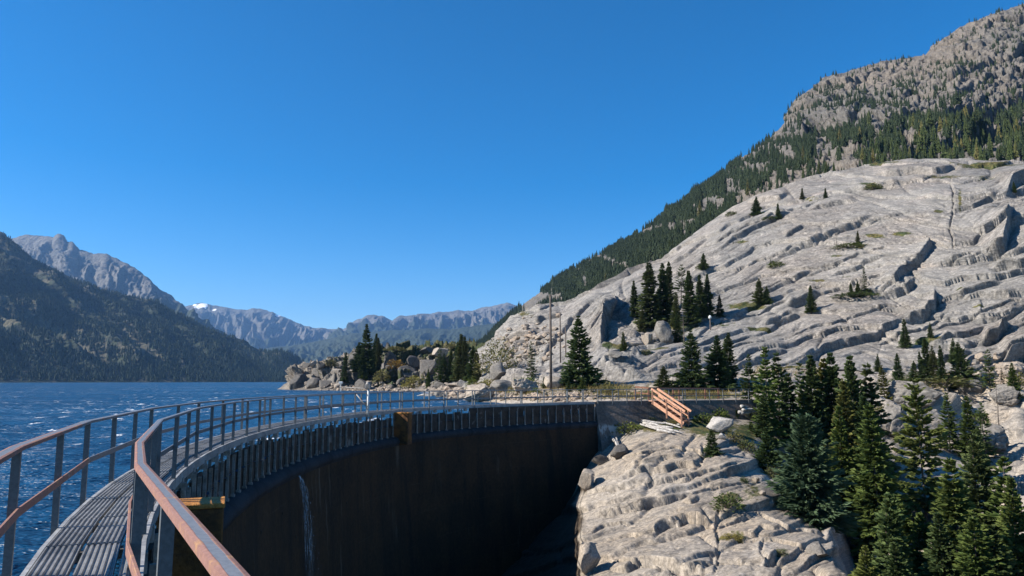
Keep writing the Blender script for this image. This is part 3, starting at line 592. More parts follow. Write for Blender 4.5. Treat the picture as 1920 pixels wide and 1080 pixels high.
# ================================================================== THE DAM, ITS WALKWAY AND RAILINGS
class MB:
    """collects pieces and links them as ONE mesh object"""
    def __init__(s): s.v = []; s.f = []
    def add(s, V, Fc):
        b = len(s.v); s.v += [tuple(map(float, p)) for p in V]; s.f += [tuple(b + i for i in f) for f in Fc]
    def box(s, c, ax, ay, az, hx, hy, hz):
        c, ax, ay, az = Vector(c), Vector(ax), Vector(ay), Vector(az); V = []
        for k in (-1, 1):
            for i, j in ((-1, -1), (1, -1), (1, 1), (-1, 1)): V.append(c + ax * hx * i + ay * hy * j + az * hz * k)
        s.add(V, [(3, 2, 1, 0), (4, 5, 6, 7), (0, 1, 5, 4), (1, 2, 6, 5), (2, 3, 7, 6), (3, 0, 4, 7)])
    def beam(s, a, b, w, h, up=(0, 0, 1)):
        a, b = Vector(a), Vector(b); d = (b - a); l = d.length; d.normalize(); sd = d.cross(Vector(up)).normalized(); u = sd.cross(d).normalized()
        s.box((a + b) / 2, d, sd, u, l / 2, w / 2, h / 2)
    def tube(s, pts, rad, n=8):
        pts = [Vector(p) for p in pts]; rad = rad if isinstance(rad, (list, tuple)) else [rad] * len(pts); V = []
        for i, p in enumerate(pts):
            d = (pts[min(i + 1, len(pts) - 1)] - pts[max(i - 1, 0)]).normalized(); r = Vector((1, 0, 0)) if abs(d.x) < .9 else Vector((0, 1, 0))
            a = d.cross(r).normalized(); b = d.cross(a)
            for k in range(n):
                t = 2 * math.pi * k / n; V.append(p + (a * math.cos(t) + b * math.sin(t)) * rad[i])
        Fc = [(i * n + k, i * n + (k + 1) % n, (i + 1) * n + (k + 1) % n, (i + 1) * n + k) for i in range(len(pts) - 1) for k in range(n)]
        Fc += [tuple(range(n - 1, -1, -1)), tuple((len(pts) - 1) * n + k for k in range(n))]; s.add(V, Fc)
    def sweep(s, secs, closed=False):
        """secs: list of sections, each a list of 3-D points"""
        m = len(secs[0]); V = [p for q in secs for p in q]; r = m if closed else m - 1
        Fc = [(i * m + k, i * m + (k + 1) % m, (i + 1) * m + (k + 1) % m, (i + 1) * m + k) for i in range(len(secs) - 1) for k in range(r)]
        if closed: Fc += [tuple(range(m - 1, -1, -1)), tuple((len(secs) - 1) * m + k for k in range(m))]
        s.add(V, Fc)
    def mesh(s, name, smooth=False, bevel=0.0):
        me = bpy.data.meshes.new(name); me.from_pydata(s.v, [], s.f); me.update()
        bm = bmesh.new(); bm.from_mesh(me)
        if bevel: bmesh.ops.bevel(bm, geom=[e for e in bm.edges if len(e.link_faces) == 2 and e.calc_face_angle(0) > .6], offset=bevel, segments=1, affect='EDGES', clamp_overlap=True)
        bmesh.ops.recalc_face_normals(bm, faces=bm.faces); bm.to_mesh(me); bm.free()
        me.polygons.foreach_set("use_smooth", np.full(len(me.polygons), smooth, dtype=bool)); return me
    def build(s, name, mat, parent=None, smooth=False, bevel=0.0): return link(name, s.mesh(name, smooth, bevel), mat, parent)

def paint_mat(name, grey, rust, red, worn):
    """old grey paint over rust-red primer: worn through along the tops near the gate, grey further off"""
    m, nt, b = mat_new(name); n = N(nt); co = n.coord()
    a = n.noise(co, 1.4, 6, .65); e = n.noise(co, 5.5, 6, .68); f = n.noise(co, 40, 3, .6)
    c = n.mix(n.ramp(e, .54, .66), red, rust)
    sx = n.new("ShaderNodeSeparateXYZ"); n.ln(co, sx.inputs[0])
    far = n.math('SUBTRACT', n.ramp(sx.outputs[1], 4.0, 15.0, worn, worn * .22), n.math('MULTIPLY', n.attr('mid'), .42))
    k = n.ramp(n.math('ADD', n.math('MULTIPLY', n.math('SUBTRACT', a, .5), 1.1), n.math('ADD', far, n.math('MULTIPLY', n.math('SUBTRACT', e, .5), .7))), .44, .56)
    c = n.mix(k, grey, c); c = n.mix(1.0, c, n.gray(n.ramp(f, .3, .7, .85, 1.15)), 'MULTIPLY')
    n.ln(c, b.inputs["Base Color"]); b.inputs["Roughness"].default_value = .5; n.ln(n.ramp(k, 0, 1, .45, .75), b.inputs["Roughness"])
    n.ln(n.bump(n.math('ADD', f, k), .25, .004), b.inputs["Normal"]); return m
M_RAILTOP = paint_mat("worn_rail_paint", (.16, .165, .175), (.36, .20, .105), (.25, .135, .108), .80)
M_POST = paint_mat("post_paint", (.115, .125, .13), (.20, .12, .07), (.15, .085, .07), .12)
M_GALV = simple_mat("galvanised_steel", (.34, .345, .345), (.26, .265, .27), 3, .5, .25, .3, .006)
M_DECK = simple_mat("corrugated_deck", (.24, .235, .225), (.15, .148, .145), 1.6, .55, .2, .35, .006)
M_FASCIA = simple_mat("channel_steel", (.33, .33, .325), (.24, .24, .24), 2, .6, .15, .3, .006)
def concrete_mat(name, c1, c2, stain, sc=1.0, str_=1.0):
    m, nt, b = mat_new(name); n = N(nt); co = n.coord(); cs = n.coord((1, 1, .12))
    c = n.mix(n.ramp(n.noise(co, .45 * sc, 6, .6), .4, .62), c1, c2)
    c = n.mix(n.math('MULTIPLY', n.ramp(n.noise(cs, .9 * sc, 6, .62), .46, .7), .85 * str_), c, stain)
    c = n.mix(1.0, c, n.gray(n.ramp(n.noise(co, 6 * sc, 6, .65), .3, .7, .7, 1.3)), 'MULTIPLY')
    n.ln(c, b.inputs["Base Color"]); b.inputs["Roughness"].default_value = .85
    n.ln(n.bump(n.noise(co, 5 * sc, 7, .65), .6, .05), b.inputs["Normal"]); return m, n, b
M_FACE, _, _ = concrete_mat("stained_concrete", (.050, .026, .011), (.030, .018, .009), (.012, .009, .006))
_n = N(M_FACE.node_tree); _b = M_FACE.node_tree.nodes["Principled BSDF"]; _src = _b.inputs["Base Color"].links[0].from_socket; _co = _n.coord(); _sx = _n.new("ShaderNodeSeparateXYZ"); _n.ln(_co, _sx.inputs[0])
_f = _n.math('FRACT', _n.math('MULTIPLY', _n.math('ADD', _sx.outputs[2], _n.math('MULTIPLY', _n.noise(_co, .8, 3), .10)), .62))          # lift joints
_l = _n.math('MULTIPLY', _n.ramp(_n.math('ABSOLUTE', _n.math('SUBTRACT', _f, .5)), 0, .018, .30, 0), _n.ramp(_n.noise(_co, .5, 3), .42, .66))
_p = _n.math('MULTIPLY', _n.ramp(_n.noise(_n.coord((1.6, 1.6, .10)), 1.0, 5, .6), .58, .72), _n.ramp(_n.noise(_co, .22, 3), .45, .6))    # pale mineral runs
_n.ln(_n.mix(_n.math('MULTIPLY', _p, .75), _n.mix(_l, _src, (.11, .085, .06)), (.13, .11, .085)), _b.inputs["Base Color"])
M_LIP, _, _ = concrete_mat("wet_crest_concrete", (.030, .033, .038), (.020, .022, .026), (.010, .011, .012), 2)
M_WING, nW, bW = concrete_mat("wing_wall_concrete", (.17, .135, .11), (.115, .095, .08), (.06, .05, .042), 1.2)
# pale lime runs below the construction joint of the wing wall
co = nW.coord(); sx = nW.new("ShaderNodeSeparateXYZ"); nW.ln(co, sx.inputs[0]); csx = nW.coord((2.4, 2.4, .35))
zz = nW.math('ADD', sx.outputs[2], nW.math('MULTIPLY', nW.noise(co, .7, 4), .8))
runs = nW.math('MULTIPLY', nW.math('MULTIPLY', nW.ramp(zz, -3.0, -2.75, 1, 0), nW.ramp(zz, -4.3, -3.0)), nW.ramp(nW.noise(csx, 1.6, 5, .6), .44, .54))
srcW = bW.inputs["Base Color"].links[0].from_socket; nW.ln(nW.mix(nW.math('MULTIPLY', runs, .8), srcW, (.42, .40, .36)), bW.inputs["Base Color"])
M_BOARD = simple_mat("weathered_board", (.055, .044, .036), (.028, .024, .021), 2.2, .8, 0, .6, .02)
_n = N(M_BOARD.node_tree); _b = M_BOARD.node_tree.nodes["Principled BSDF"]; _src = _b.inputs["Base Color"].links[0].from_socket
_n.ln(_n.mix(_n.ramp(_n.noise(_n.coord(), 1.3, 5, .7), .60, .68, 0, .8), _src, (.17, .165, .155)), _b.inputs["Base Color"])          # pale mineral crusts
M_STAN = simple_mat("stanchion_steel", (.30, .285, .265), (.20, .175, .15), 4, .6, .1, .3, .006)
M_PIER = simple_mat("rust_stained_pier", (.17, .072, .020), (.07, .034, .014), 2.4, .75, 0, .7, .03)
M_PIERTOP = simple_mat("orange_pier_cap", (.42, .19, .045), (.30, .12, .025), 5, .7, 0, .8, .03)

def s_of_Y(y): return float(np.interp(y, ARC[ARC[:, 1] > -10][:, 1], ARC_S))
BAY = 1.55; S1 = SMAX - .2; _k0 = s_of_Y(5.0); KNOTS = [_k0 - 9.6, _k0 - 4.8, _k0, s_of_Y(6.7), s_of_Y(10.8), s_of_Y(15.9)]
while KNOTS[-1] < S1 + 5: KNOTS.append(KNOTS[-1] + 4.65)
S0 = _k0 - BAY * math.floor((_k0 - 1.0) / BAY)
rail_s = np.array([q for a_, b_ in zip(KNOTS[:-1], KNOTS[1:]) for q in np.linspace(a_, b_, max(1, round((b_ - a_) / BAY)), endpoint=False)]); rail_s = rail_s[(rail_s > .3) & (rail_s < S1)]
posts_s = np.arange(S0, S1, BAY)
def P3(s, o, z): x, y = arc(s, o); return Vector((float(x), float(y), float(z)))
def frame(s):
    a, b = P3(s - .1, 0, 0), P3(s + .1, 0, 0); t = (b - a).normalized(); return t, Vector((-t.y, t.x, 0))

# ---- walkway
walk = tag(empty("walkway", P3(20, .6, -1.7)), "narrow grey corrugated steel walkway along the crest of the curved dam between its two railings", "walkway")
def wl(o): o.location = -walk.location; return o
rnd = random.Random(3)
def deck_profile():
    out = []
    for o0, w, ribs in ((.02, .14, 3), (.20, .30, 6), (.54, .30, 6)):
        pr = [(o0, -.05), (o0, 0)]
        p = w / ribs
        for k in range(ribs):
            q = o0 + k * p
            pr += [(q + p * .14, 0), (q + p * .30, -.016), (q + p * .58, -.016), (q + p * .74, 0)]
        pr += [(o0 + w, 0), (o0 + w, -.05)]; out.append(pr)
    return out
PROF = deck_profile()
for i, s in enumerate(posts_s[:-1]):
    mb = MB(); ga, gb = s + .02, s + BAY - .025
    for pr in PROF:
        dz = rnd.uniform(-.006, .006); secs = []
        for q in (ga, ga + .001, gb - .001, gb):
            lowv = -.05 if q in (ga, gb) else 0
            secs.append([P3(q, o, float(zdeck(q)) + z + dz + (lowv if q in (ga, gb) else 0)) for o, z in pr])
        mb.sweep(secs)
    wl(mb.build("deck_panel", M_DECK, walk))
mb = MB(); ss = np.concatenate([posts_s, [S1]])
mb.sweep([[P3(s, o, float(zdeck(s)) + z) for o, z in ((-.03, .0), (-.03, -.17), (.012, -.17), (.012, .0))] for s in ss], True)
wl(mb.build("edge_channel", M_FASCIA, walk))
mb = MB(); mb.sweep([[P3(s, o, float(zdeck(s)) + z) for o, z in ((.85, .0), (.85, -.14), (.89, -.14), (.89, .0))] for s in ss], True)
wl(mb.build("edge_channel", M_FASCIA, walk))
for s in posts_s:
    mb = MB(); t, nl = frame(s); z = float(zdeck(s))
    mb.box(P3(s, .43, z - .115), t, nl, (0, 0, 1), .05, .42, .045); mb.box(P3(s, .02, z - .22), t, nl, (0, 0, 1), .09, .07, .10)
    wl(mb.build("bracket", M_STAN, walk))

# ---- railings
def railing(name, label, o_post, side, sp, zb, zt, loc, curve=None, drop=.35, mat_top=None, wide=.10, post_w=.064):
    """posts, a flat top rail with kinks at the posts and a middle rail; curve(s, o, z) -> point"""
    cv = curve or P_chord; r = tag(empty(name, loc), label, "railing", "grey steel railings along the dam")
    def put(o): o.location = -r.location; return o
    rn = random.Random(name + label)
    for s in sp:
        a, b = cv(s - .1, 0, 0), cv(s + .1, 0, 0); t = (b - a).normalized(); nl = Vector((-t.y, t.x, 0)); z0, z1 = zb(s), zt(s)
        p = cv(s, o_post, 0); mb = MB(); lean = rn.uniform(-.008, .008)
        A = Vector((p.x, p.y, z0 - drop)); Bq = Vector((p.x + lean, p.y + lean, z1 - .022))
        # a channel: web facing the walkway's length, two thin flanges
        u = (Bq - A); L = u.length; u.normalize(); mid = (A + Bq) / 2
        mb.box(mid, t, nl, u, .006, post_w / 2, L / 2)
        for k in (-1, 1): mb.box(mid + nl * k * (post_w / 2 - .004) + t * .026, t, nl, u, .0215, .004, L / 2 - .002)
        mb.box(Bq + t * .02 - u * .05 , t, nl, u, .03, .012, .012)
        put(mb.build("post", M_POST, r))
    pts = [cv(s, o_post, zt(s)) for s in sp]
    def strip(oo, w, h, dz, nm, mat):
        mb = MB(); secs = []
        for s in sp:
            c = cv(s, oo, zt(s) + dz); a, b = cv(s - .1, 0, 0), cv(s + .1, 0, 0); t = (b - a).normalized(); nl = Vector((-t.y, t.x, 0)); u = Vector((0, 0, 1))
            secs.append([c + nl * (-w / 2) - u * h / 2, c + nl * (w / 2) - u * h / 2, c + nl * (w / 2) + u * h / 2, c - nl * (w / 2) + u * h / 2])
        mb.sweep(secs, True); return put(mb.build(nm, mat, r, bevel=.003))
    # top rail: flat bar, its section carries "mid" (1 down the middle) for the wear
    mb = MB(); secs = []; fr = [-.5, -.3, -.2, .2, .3, .5]; sd = [q for a_, b_ in zip(sp[:-1], sp[1:]) for q in np.linspace(a_, b_, 4, endpoint=False)] + [sp[-1]]
    for s in sd:
        c = cv(s, o_post, zt(s)); a, b = cv(s - .1, 0, 0), cv(s + .1, 0, 0); t = (b - a).normalized(); nl = Vector((-t.y, t.x, 0)); u = Vector((0, 0, 1))
        secs.append([c + nl * wide * q_ + u * (.018 if abs(q_) < .5 else .014) for q_ in fr] + [c + nl * wide * .5 - u * .02, c - nl * wide * .5 - u * .02])
    mb.sweep(secs, True); me = mb.mesh("top_rail"); md = me.attributes.new("mid", 'FLOAT', 'POINT'); md.data.foreach_set("value", np.tile([0, 0, 1, 1, 0, 0, 0, 0], len(sd)).astype(np.float32))
    put(link("top_rail", me, mat_top or M_RAILTOP, r))
    strip(o_post + side * (post_w / 2 + .014), .022, .075, -.52, "middle_rail", mat_top or M_RAILTOP)
    return r
sl = np.array([q for a_, b_ in zip(KNOTS[:-1], KNOTS[1:]) for q in np.linspace(a_, b_, max(1, round((b_ - a_) / 2.1)), endpoint=False)]); sl = sl[(sl > .3) & (sl < S1)]
railing("guard_railing", "railing with coppery worn top rail on the dam walkway's downstream edge, beside the orange pier", 0.06, 1, rail_s, lambda s: float(zdeck(s)), lambda s: float(zrail(s)), P3(20, 0, -1.6), drop=.42, wide=.07, post_w=.062)
railing("guard_railing", "railing on the lake side of the dam walkway with open water right behind it", .97, -1, sl, lambda s: float(zdeck(s)), lambda s: float(zrail(s)), P3(20, .97, -1.6), drop=.2)

# ---- the dam itself
dam = tag(empty("dam", P3(35, -.5, -6)), "curved dark brown concrete dam with boards and steel posts along its crest, face in shadow", "dam")
def dl(o): o.location = -dam.location; return o
prof = [(.55, -14), (.55, -3.0), (-.10, -2.96), (-.20, -2.98), (-.32, -3.05), (-.39, -3.15), (-.41, -3.25), (-.38, -3.33), (-.33, -3.37), (-.32, -3.43)]
sF = np.arange(.2, SMAX + .01, .45)
mb = MB(); mb.sweep([[P3(s, o, z) for o, z in prof] for s in sF]); dl(mb.build("crest_lip", M_LIP, dam, smooth=True))
mb = MB(); zs = list(np.linspace(-3.42, -16, 30))
mb.sweep([[P3(s, -.32 - .07 * (-3.43 - z) - .012 * math.sin(7 * z) , z) for z in zs] for s in sF]); dl(mb.build("face", M_FACE, dam, smooth=True))
st_s = np.arange(1.2, S1 - .1, BAY / 2)
rn = random.Random(11)
PIERS = [(10.9 + 1.2, .32), (None, .32)]
PS = [s_of_Y(10.6), s_of_Y(41.2)]
for i, s in enumerate(st_s[:-1]):
    if min(abs(s + .39 - q) for q in PS) < .45: continue
    c = P3(s + BAY / 4, -.03, 0); t, nl = frame(s + BAY / 4); top = -1.93 + rn.uniform(-.09, .07); mb = MB()
    hh = (top + 2.97) / 2
    for k in range(2 if rn.random() < .35 else 1):
        if k == 0: mb.box(c + Vector((0, 0, top - hh)) + nl * rn.uniform(-.015, .015), (t + nl * rn.uniform(-.03, .03)).normalized(), nl, (0, 0, 1), BAY / 4 - .035, .028, hh)
        else: mb.box(c - nl * .05 + Vector((0, 0, top - rn.uniform(.1, .5))), t, nl, (0, 0, 1), rn.uniform(.1, .24), .012, rn.uniform(.05, .2))
    if s > SMAX - 13: mb.box(c - nl * .07 + Vector((0, 0, -1.86)), t, nl, (0, 0, 1), BAY / 4 - .01, .03, .16)
    dl(mb.build("flashboard", M_BOARD if s < SMAX - 13 else M_BOARD, dam))
for s in st_s:
    if min(abs(s - q) for q in PS) < .34: continue
    t, nl = frame(s); c = P3(s, -.11, 0); mb = MB(); top = -1.90 if round((s - 1.2) / (BAY / 2)) % 2 else -1.72
    h = (top + 3.0) / 2; mb.box(c + Vector((0, 0, top - h)), t, nl, (0, 0, 1), .022, .035, h); mb.box(c + Vector((0, 0, -2.94)), t, nl, (0, 0, 1), .05, .06, .035)
    if round((s - 1.2) / (BAY / 2)) % 2 == 0: mb.beam(c + nl * .10 + Vector((0, 0, -1.80)), c + nl * .55 + Vector((0, 0, -2.5)), .04, .04)
    dl(mb.build("stanchion", M_STAN, dam))
for q in PS:
    t, nl = frame(q); mb = MB(); c = P3(q, -.42, -2.55); mb.box(c, t, nl, (0, 0, 1), .31, .42, .82); p = dl(mb.build("pier", M_PIER, dam, bevel=.02))
    mb = MB(); mb.box(P3(q, -.42, -1.70) , t, nl, (0, 0, 1), .325, .435, .035); o = mb.build("cap", M_PIERTOP, p, bevel=.012)
# weep holes: a scatter of small dark square recesses
mb = MB(); rn = random.Random(5)
for s in np.arange(4, 62, 2.9):
    for z in (-4.4, -5.3):
        if rn.random() < .55:
            s2 = s + rn.uniform(-1, 1); z2 = z + rn.uniform(-.2, .2); t, nl = frame(s2); mb.box(P3(s2, -.32 - .07 * (-3.43 - z2) - .012 * math.sin(7 * z2), z2), t, nl, (0, 0, 1), .05, .015, .05)
dl(mb.build("weep_hole_rims", simple_mat("weep_hole", (.012, .011, .01), (.02, .018, .015), 3), dam))

# ---- leaking jet
m, nt, b = mat_new("falling_water"); n = N(nt); co = n.coord((6, 6, .5)); tr = n.new("ShaderNodeBsdfTransparent"); mx = n.new("ShaderNodeMixShader")
b.inputs["Base Color"].default_value = (.75, .78, .82, 1); b.inputs["Roughness"].default_value = .3
n.ln(n.ramp(n.noise(co, 1.5, 5, .7), .44, .66, 0, .36), mx.inputs[0]); n.ln(tr.outputs[0], mx.inputs[1]); n.ln(b.outputs[0], mx.inputs[2]); n.ln(mx.outputs[0], nt.nodes["Material Output"].inputs[0])
mb = MB(); rn = random.Random(8); s_j = s_of_Y(27.4)
for k in range(90):
    v = rn.uniform(.45, 1.25); q = s_j + rn.gauss(0, .05); dq = rn.gauss(.0, .10); t0 = rn.uniform(0, .95) if k > 14 else 0; tmax = t0 + rn.uniform(.2, .45); pts = []
    for tt in np.linspace(t0, tmax, 7): pts.append(P3(q + dq * tt * 2 + .25 * tt, -.40 - v * tt * .55, -3.36 - 4.9 * tt * tt * .55 - .2 * tt))
    mb.tube(pts, [(.004 + .008 * rn.random()) * (1 - .75 * j / 6) for j in range(7)], 5)
for k in range(900):
    tt = rn.uniform(.2, 1.35); p = P3(s_j + rn.gauss(.1, .16) * tt + .25 * tt, -.40 - rn.uniform(.4, 1.3) * tt * .55, -3.36 - 2.7 * tt * tt - .2 * tt); r_ = rn.uniform(.004, .012); mb.box(p, (1, 0, 0), (0, 1, 0), (0, 0, 1), r_ * .6, r_ * .6, r_ * 2)
tag(mb.build("water_jet", m), "thin white jet of leaking water spraying down the dark face of the dam", "water jet")

# ================================================================== FAR ABUTMENT: WING WALL, STEPS, RAILINGS
W0 = Vector((6.35, 56.95, 0)); W1 = Vector((20.2, 61.6, 0)); WD = (W1 - W0).normalized(); WN = Vector((-WD.y, WD.x, 0)); WL = (W1 - W0).length
def WP(s, o, z): return W0 + WD * s + WN * o + Vector((0, 0, z))
wing = tag(empty("wing_wall", W0 + Vector((0, 0, -3))), "sloping grey concrete wing wall with pale lime runs beyond the dam, timber steps against it", "wall")
zt = -1.53
mb = MB(); mb.sweep([[WP(s, o, z) for o, z in ((.55, -7), (.55, zt), (0, zt), (-.03, zt - .06), (-.28, zt - .9), (-.31, zt - .93), (-1.5, -6.0), (-1.75, -7))] for s in np.linspace(-.1, WL, 14)], True)
o = mb.build("wall_body", M_WING, wing); o.location = -wing.location
mb = MB(); mb.sweep([[WP(s, .275 + o, zt + z) for o, z in ((-.30, .004), (-.30, .07), (.30, .07), (.30, .004))] for s in np.linspace(0, WL, 6)], True)
o = mb.build("coping", simple_mat("pale_coping", (.42, .36, .30), (.34, .25, .19), 1.5), wing, bevel=.01); o.location = -wing.location
cv = lambda s, o, z: WP(s, o, z)
wsp = np.arange(.1, WL - .1, 1.22)
zw = lambda s: zt + .07; zwt = lambda s: -.615
r = railing("guard_railing", "grey railing bolted to the outer face of the wing wall behind the wooden steps", -.06, 1, [q for q in wsp if not 4.7 < q < 5.6], zw, zwt, WP(8, 0, zt), cv, drop=.34, wide=.07, post_w=.06, mat_top=M_POST)
r = railing("guard_railing", "short grey railing on the lake edge of the wing wall, seen through the outer railing", 1.5, -1, np.arange(-.4, 9.5, 1.5), zw, zwt, WP(5, 1.5, zt), cv, drop=.3, wide=.06, post_w=.05, mat_top=M_POST)

M_WOOD = simple_mat("red_brown_timber", (.52, .29, .19), (.42, .22, .135), 6, .75, 0, .4, .01)
M_WOOD2 = simple_mat("brown_timber", (.27, .13, .08), (.19, .09, .055), 6, .75, 0, .4, .01)
st = tag(empty("wooden_steps", WP(6.2, -.6, -3)), "reddish timber steps with double handrails leading down from the wing wall", "steps")
def stl(o): o.location = -st.location; return o
ST0 = Vector((10.75, 57.85, 0)); SD = Vector((.69, -.724, 0)).normalized(); SR = Vector((-SD.y, SD.x, 0)); SL = 2.75; za, zb_ = -1.58, -3.10; oA, oB = .80, 0.0
def SP_(t, o, z=0): return ST0 + SD * (SL * t) + SR * o + Vector((0, 0, za + (zb_ - za) * t + z))
for o in (oA, oB):
    mb = MB(); mb.beam(SP_(0, o, .0), SP_(1, o, .0), .05, .26); stl(mb.build("stringer", M_WOOD, st))
    mb = MB(); mb.beam(SP_(-.02, o, .98), SP_(1.06, o, .98), .10, .15); stl(mb.build("handrail", M_WOOD, st))
    mb = MB(); mb.beam(SP_(.0, o, .52), SP_(.97, o, .52), .05, .16); stl(mb.build("middle_rail", M_WOOD, st))
    for t in (0.02, .48, .95):
        mb = MB(); mb.beam(SP_(t, o - .045 * (1 if o == oB else -1), -.45 if t > .1 else -.15), SP_(t, o - .045 * (1 if o == oB else -1), .96), .09, .09, (1, 0, 0)); stl(mb.build("post", M_WOOD, st))
mb = MB(); mb.box(ST0 + SD * -.12 + SR * .4 + Vector((0, 0, za + .09)), SD, SR, (0, 0, 1), .22, .44, .03); stl(mb.build("landing", M_WOOD, st))
for k in range(7):
    mb = MB(); t = (k + .7) / 7.2; mb.box(SP_(t, (oA + oB) / 2, .06), SD, SR, (0, 0, 1), .15, .39, .02); stl(mb.build("tread", M_WOOD, st))

wr = tag(empty("wooden_railing", at(1290, 740, 69)), "dark reddish timber railing on the bench behind the wing wall, below the spruces", "railing")
rp = [at(1191, 725.5, 66), at(1216, 727.5, 65.5), at(1262, 728.2, 68), at(1348, 728.6, 71)]
mb = MB()
for p, q in zip(rp[:-1], rp[1:]): mb.beam(p, q, .10, .14)
o = mb.build("top_rail", M_WOOD2, wr); o.location = -wr.location
mb = MB()
for p, q in zip(rp[:-1], rp[1:]): mb.beam(p - Vector((0, 0, .5)), q - Vector((0, 0, .5)), .05, .10)
o = mb.build("middle_rail", M_WOOD2, wr); o.location = -wr.location
for pxx, YY in ((1191, 66), (1216, 65.5), (1262, 68), (1273, 68.4), (1322, 70.2), (1347, 71)):
    p = at(pxx, 729, YY); mb = MB(); mb.beam(p, p - Vector((0, 0, 1.5)), .13, .13, (1, 0, 0)); o = mb.build("post", M_WOOD2, wr); o.location = -wr.location

# ---- water level gauge on the lake railing
M_WHITE = simple_mat("white_paint", (.62, .63, .62), (.5, .51, .5), 4, .5)
s_g = s_of_Y(37.0); gp = P3(s_g, 1.1, -1.7)
lg = tag(empty("level_gauge", gp), "pale gauge post with sloping brace and long arm over the lake, midway along the dam", "gauge")
def lgl(o): o.location = -lg.location; return o
top = at(691, 727, gp.y); base = Vector((top.x, gp.y, -1.75)); tip = at(637, 725.3, gp.y + 2.2)
mb = MB(); mb.tube([base, top], .055, 10); lgl(mb.build("post", M_WHITE, lg, True))
mb = MB(); mb.tube([top - Vector((.0, 0, .05)), tip], .022, 6); lgl(mb.build("arm", M_STAN, lg, True))
mb = MB(); mb.tube([at(667, 738, gp.y + .3), at(689, 764, gp.y)], .028, 6); lgl(mb.build("brace", M_STAN, lg, True))
mb = MB(); mb.box(top + Vector((-.03, -.05, .05)), (1, 0, 0), (0, 1, 0), (0, 0, 1), .13, .10, .11); mb.tube([top + Vector((-.03, -.05, .16)), top + Vector((-.03, -.05, .30))], [.12, .05], 10); lgl(mb.build("instrument_box", M_STAN, lg, bevel=.02))
mb = MB(); mb.tube([tip + Vector((.05, 0, -.22)), tip + Vector((.05, 0, .20))], .03, 8); mb.box(tip + Vector((.05, 0, .22)), (1, 0, 0), (0, 1, 0), (0, 0, 1), .09, .07, .06); lgl(mb.build("sensor", M_WHITE, lg, bevel=.01))
# ================================================================== ROCKS
def boulder_mesh(seed, cuts=14, sub=4, squash=(1, 1, 1), rough=.10):
    rs = np.random.RandomState(seed); bm = bmesh.new(); bmesh.ops.create_icosphere(bm, subdivisions=sub, radius=1.0)
    V = np.array([v.co[:] for v in bm.verts]); Fc = [[v.index for v in f.verts] for f in bm.faces]; bm.free()
    for _ in range(cuts):
        n_ = rs.normal(size=3); n_ /= np.linalg.norm(n_); d = rs.uniform(.38, .78); k = V @ n_ - d
        V -= np.where(k > 0, k * .97, 0)[:, None] * n_
    V *= np.array(squash)
    q = V / np.linalg.norm(V, axis=1)[:, None]
    if sub > 5:
        pl = plates(V[:, 0] * 2.2 + V[:, 1] * .8 + seed, V[:, 2] * 2.6 - V[:, 0] * .6, 4); V += q * (.07 * (pl[0] - .5) + .06 * pl[1] - .05 * np.exp(-pl[2] / .05))[:, None]
    V += q * (rough * fbm(V[:, 0] * 1.6 + seed, V[:, 1] * 1.6, V[:, 2] * 1.6, 4) + rough * .5 * ridged(V[:, 0] * 3 + seed, V[:, 1] * 3, V[:, 2] * 3, 3) + rough * .3 * fbm(V[:, 0] * 9 + seed, V[:, 1] * 9, V[:, 2] * 9, 3))[:, None]
    lo, hi = V.min(0), V.max(0); V = (V - (lo + hi) / 2) / (hi - lo); V[:, 2] += .5          # unit box standing on z = 0
    return raw_mesh("boulder", V, Fc, {"veg": np.zeros(len(V))}, nper=3)
def boulder_mat(name, a, b_, dk, sc): return rock_mat(name, a, b_, dk, sc, crack=.45, bump=.8)
BM = {}; BIG = {}
for key, cols in {"pale": ((.32, .275, .225), (.36, .295, .23), (.17, .155, .14)), "grey": ((.19, .175, .155), (.235, .20, .165), (.10, .094, .087)), "slate": ((.135, .124, .111), (.175, .15, .125), (.07, .066, .061)), "dark": ((.105, .097, .088), (.14, .12, .10), (.05, .048, .045)), "white": ((.37, .345, .315), (.33, .30, .265), (.17, .162, .15))}.items():
    mt = boulder_mat(key + "_boulder", *cols, 5.0); BM[key] = []
    for k in range(4):
        if k < 2:
            me = boulder_mesh(300 + k * 5 + ord(key[0]), cuts=34, sub=6, rough=.10); me.materials.append(mt); BIG.setdefault(key, []).append(me)
        me = boulder_mesh(100 + k * 7 + len(key) * 31 + ord(key[0]), cuts=[14, 20, 26, 17][k], rough=[.06, .05, .08, .07][k]); me.materials.append(mt); BM[key].append(me)
HEADLAND = 'headland'
def boulder(px, py, w, h, tone, label, var=0, group="boulders around the dam and the lake", yaw=None, deep=.95, Yfix=None, sink=.12):
    p = at(px, py, Yfix) if Yfix else hit_px(px, py)
    if p is None: return None
    if HEADLAND in label and h > 14: sink = .34
    if HEADLAND in label and tone == 'grey': tone = 'slate'
    big = w > 48
    k = p.y / F; o = bpy.data.objects.new("boulder", (BIG if big else BM)[tone][var % (2 if big else 4)]); COL.objects.link(o)
    o.location = (p.x, p.y + w * k * .3, p.z - h * k * sink); o.scale = (w * k, w * k * deep, h * k * (1 + sink)); o.rotation_euler.z = yaw if yaw is not None else ((px * 7 + py * 13) % 40 - 20) * .02 + (math.pi if (px + py) % 2 else 0)
    tag(o, label, "boulder", group); return o
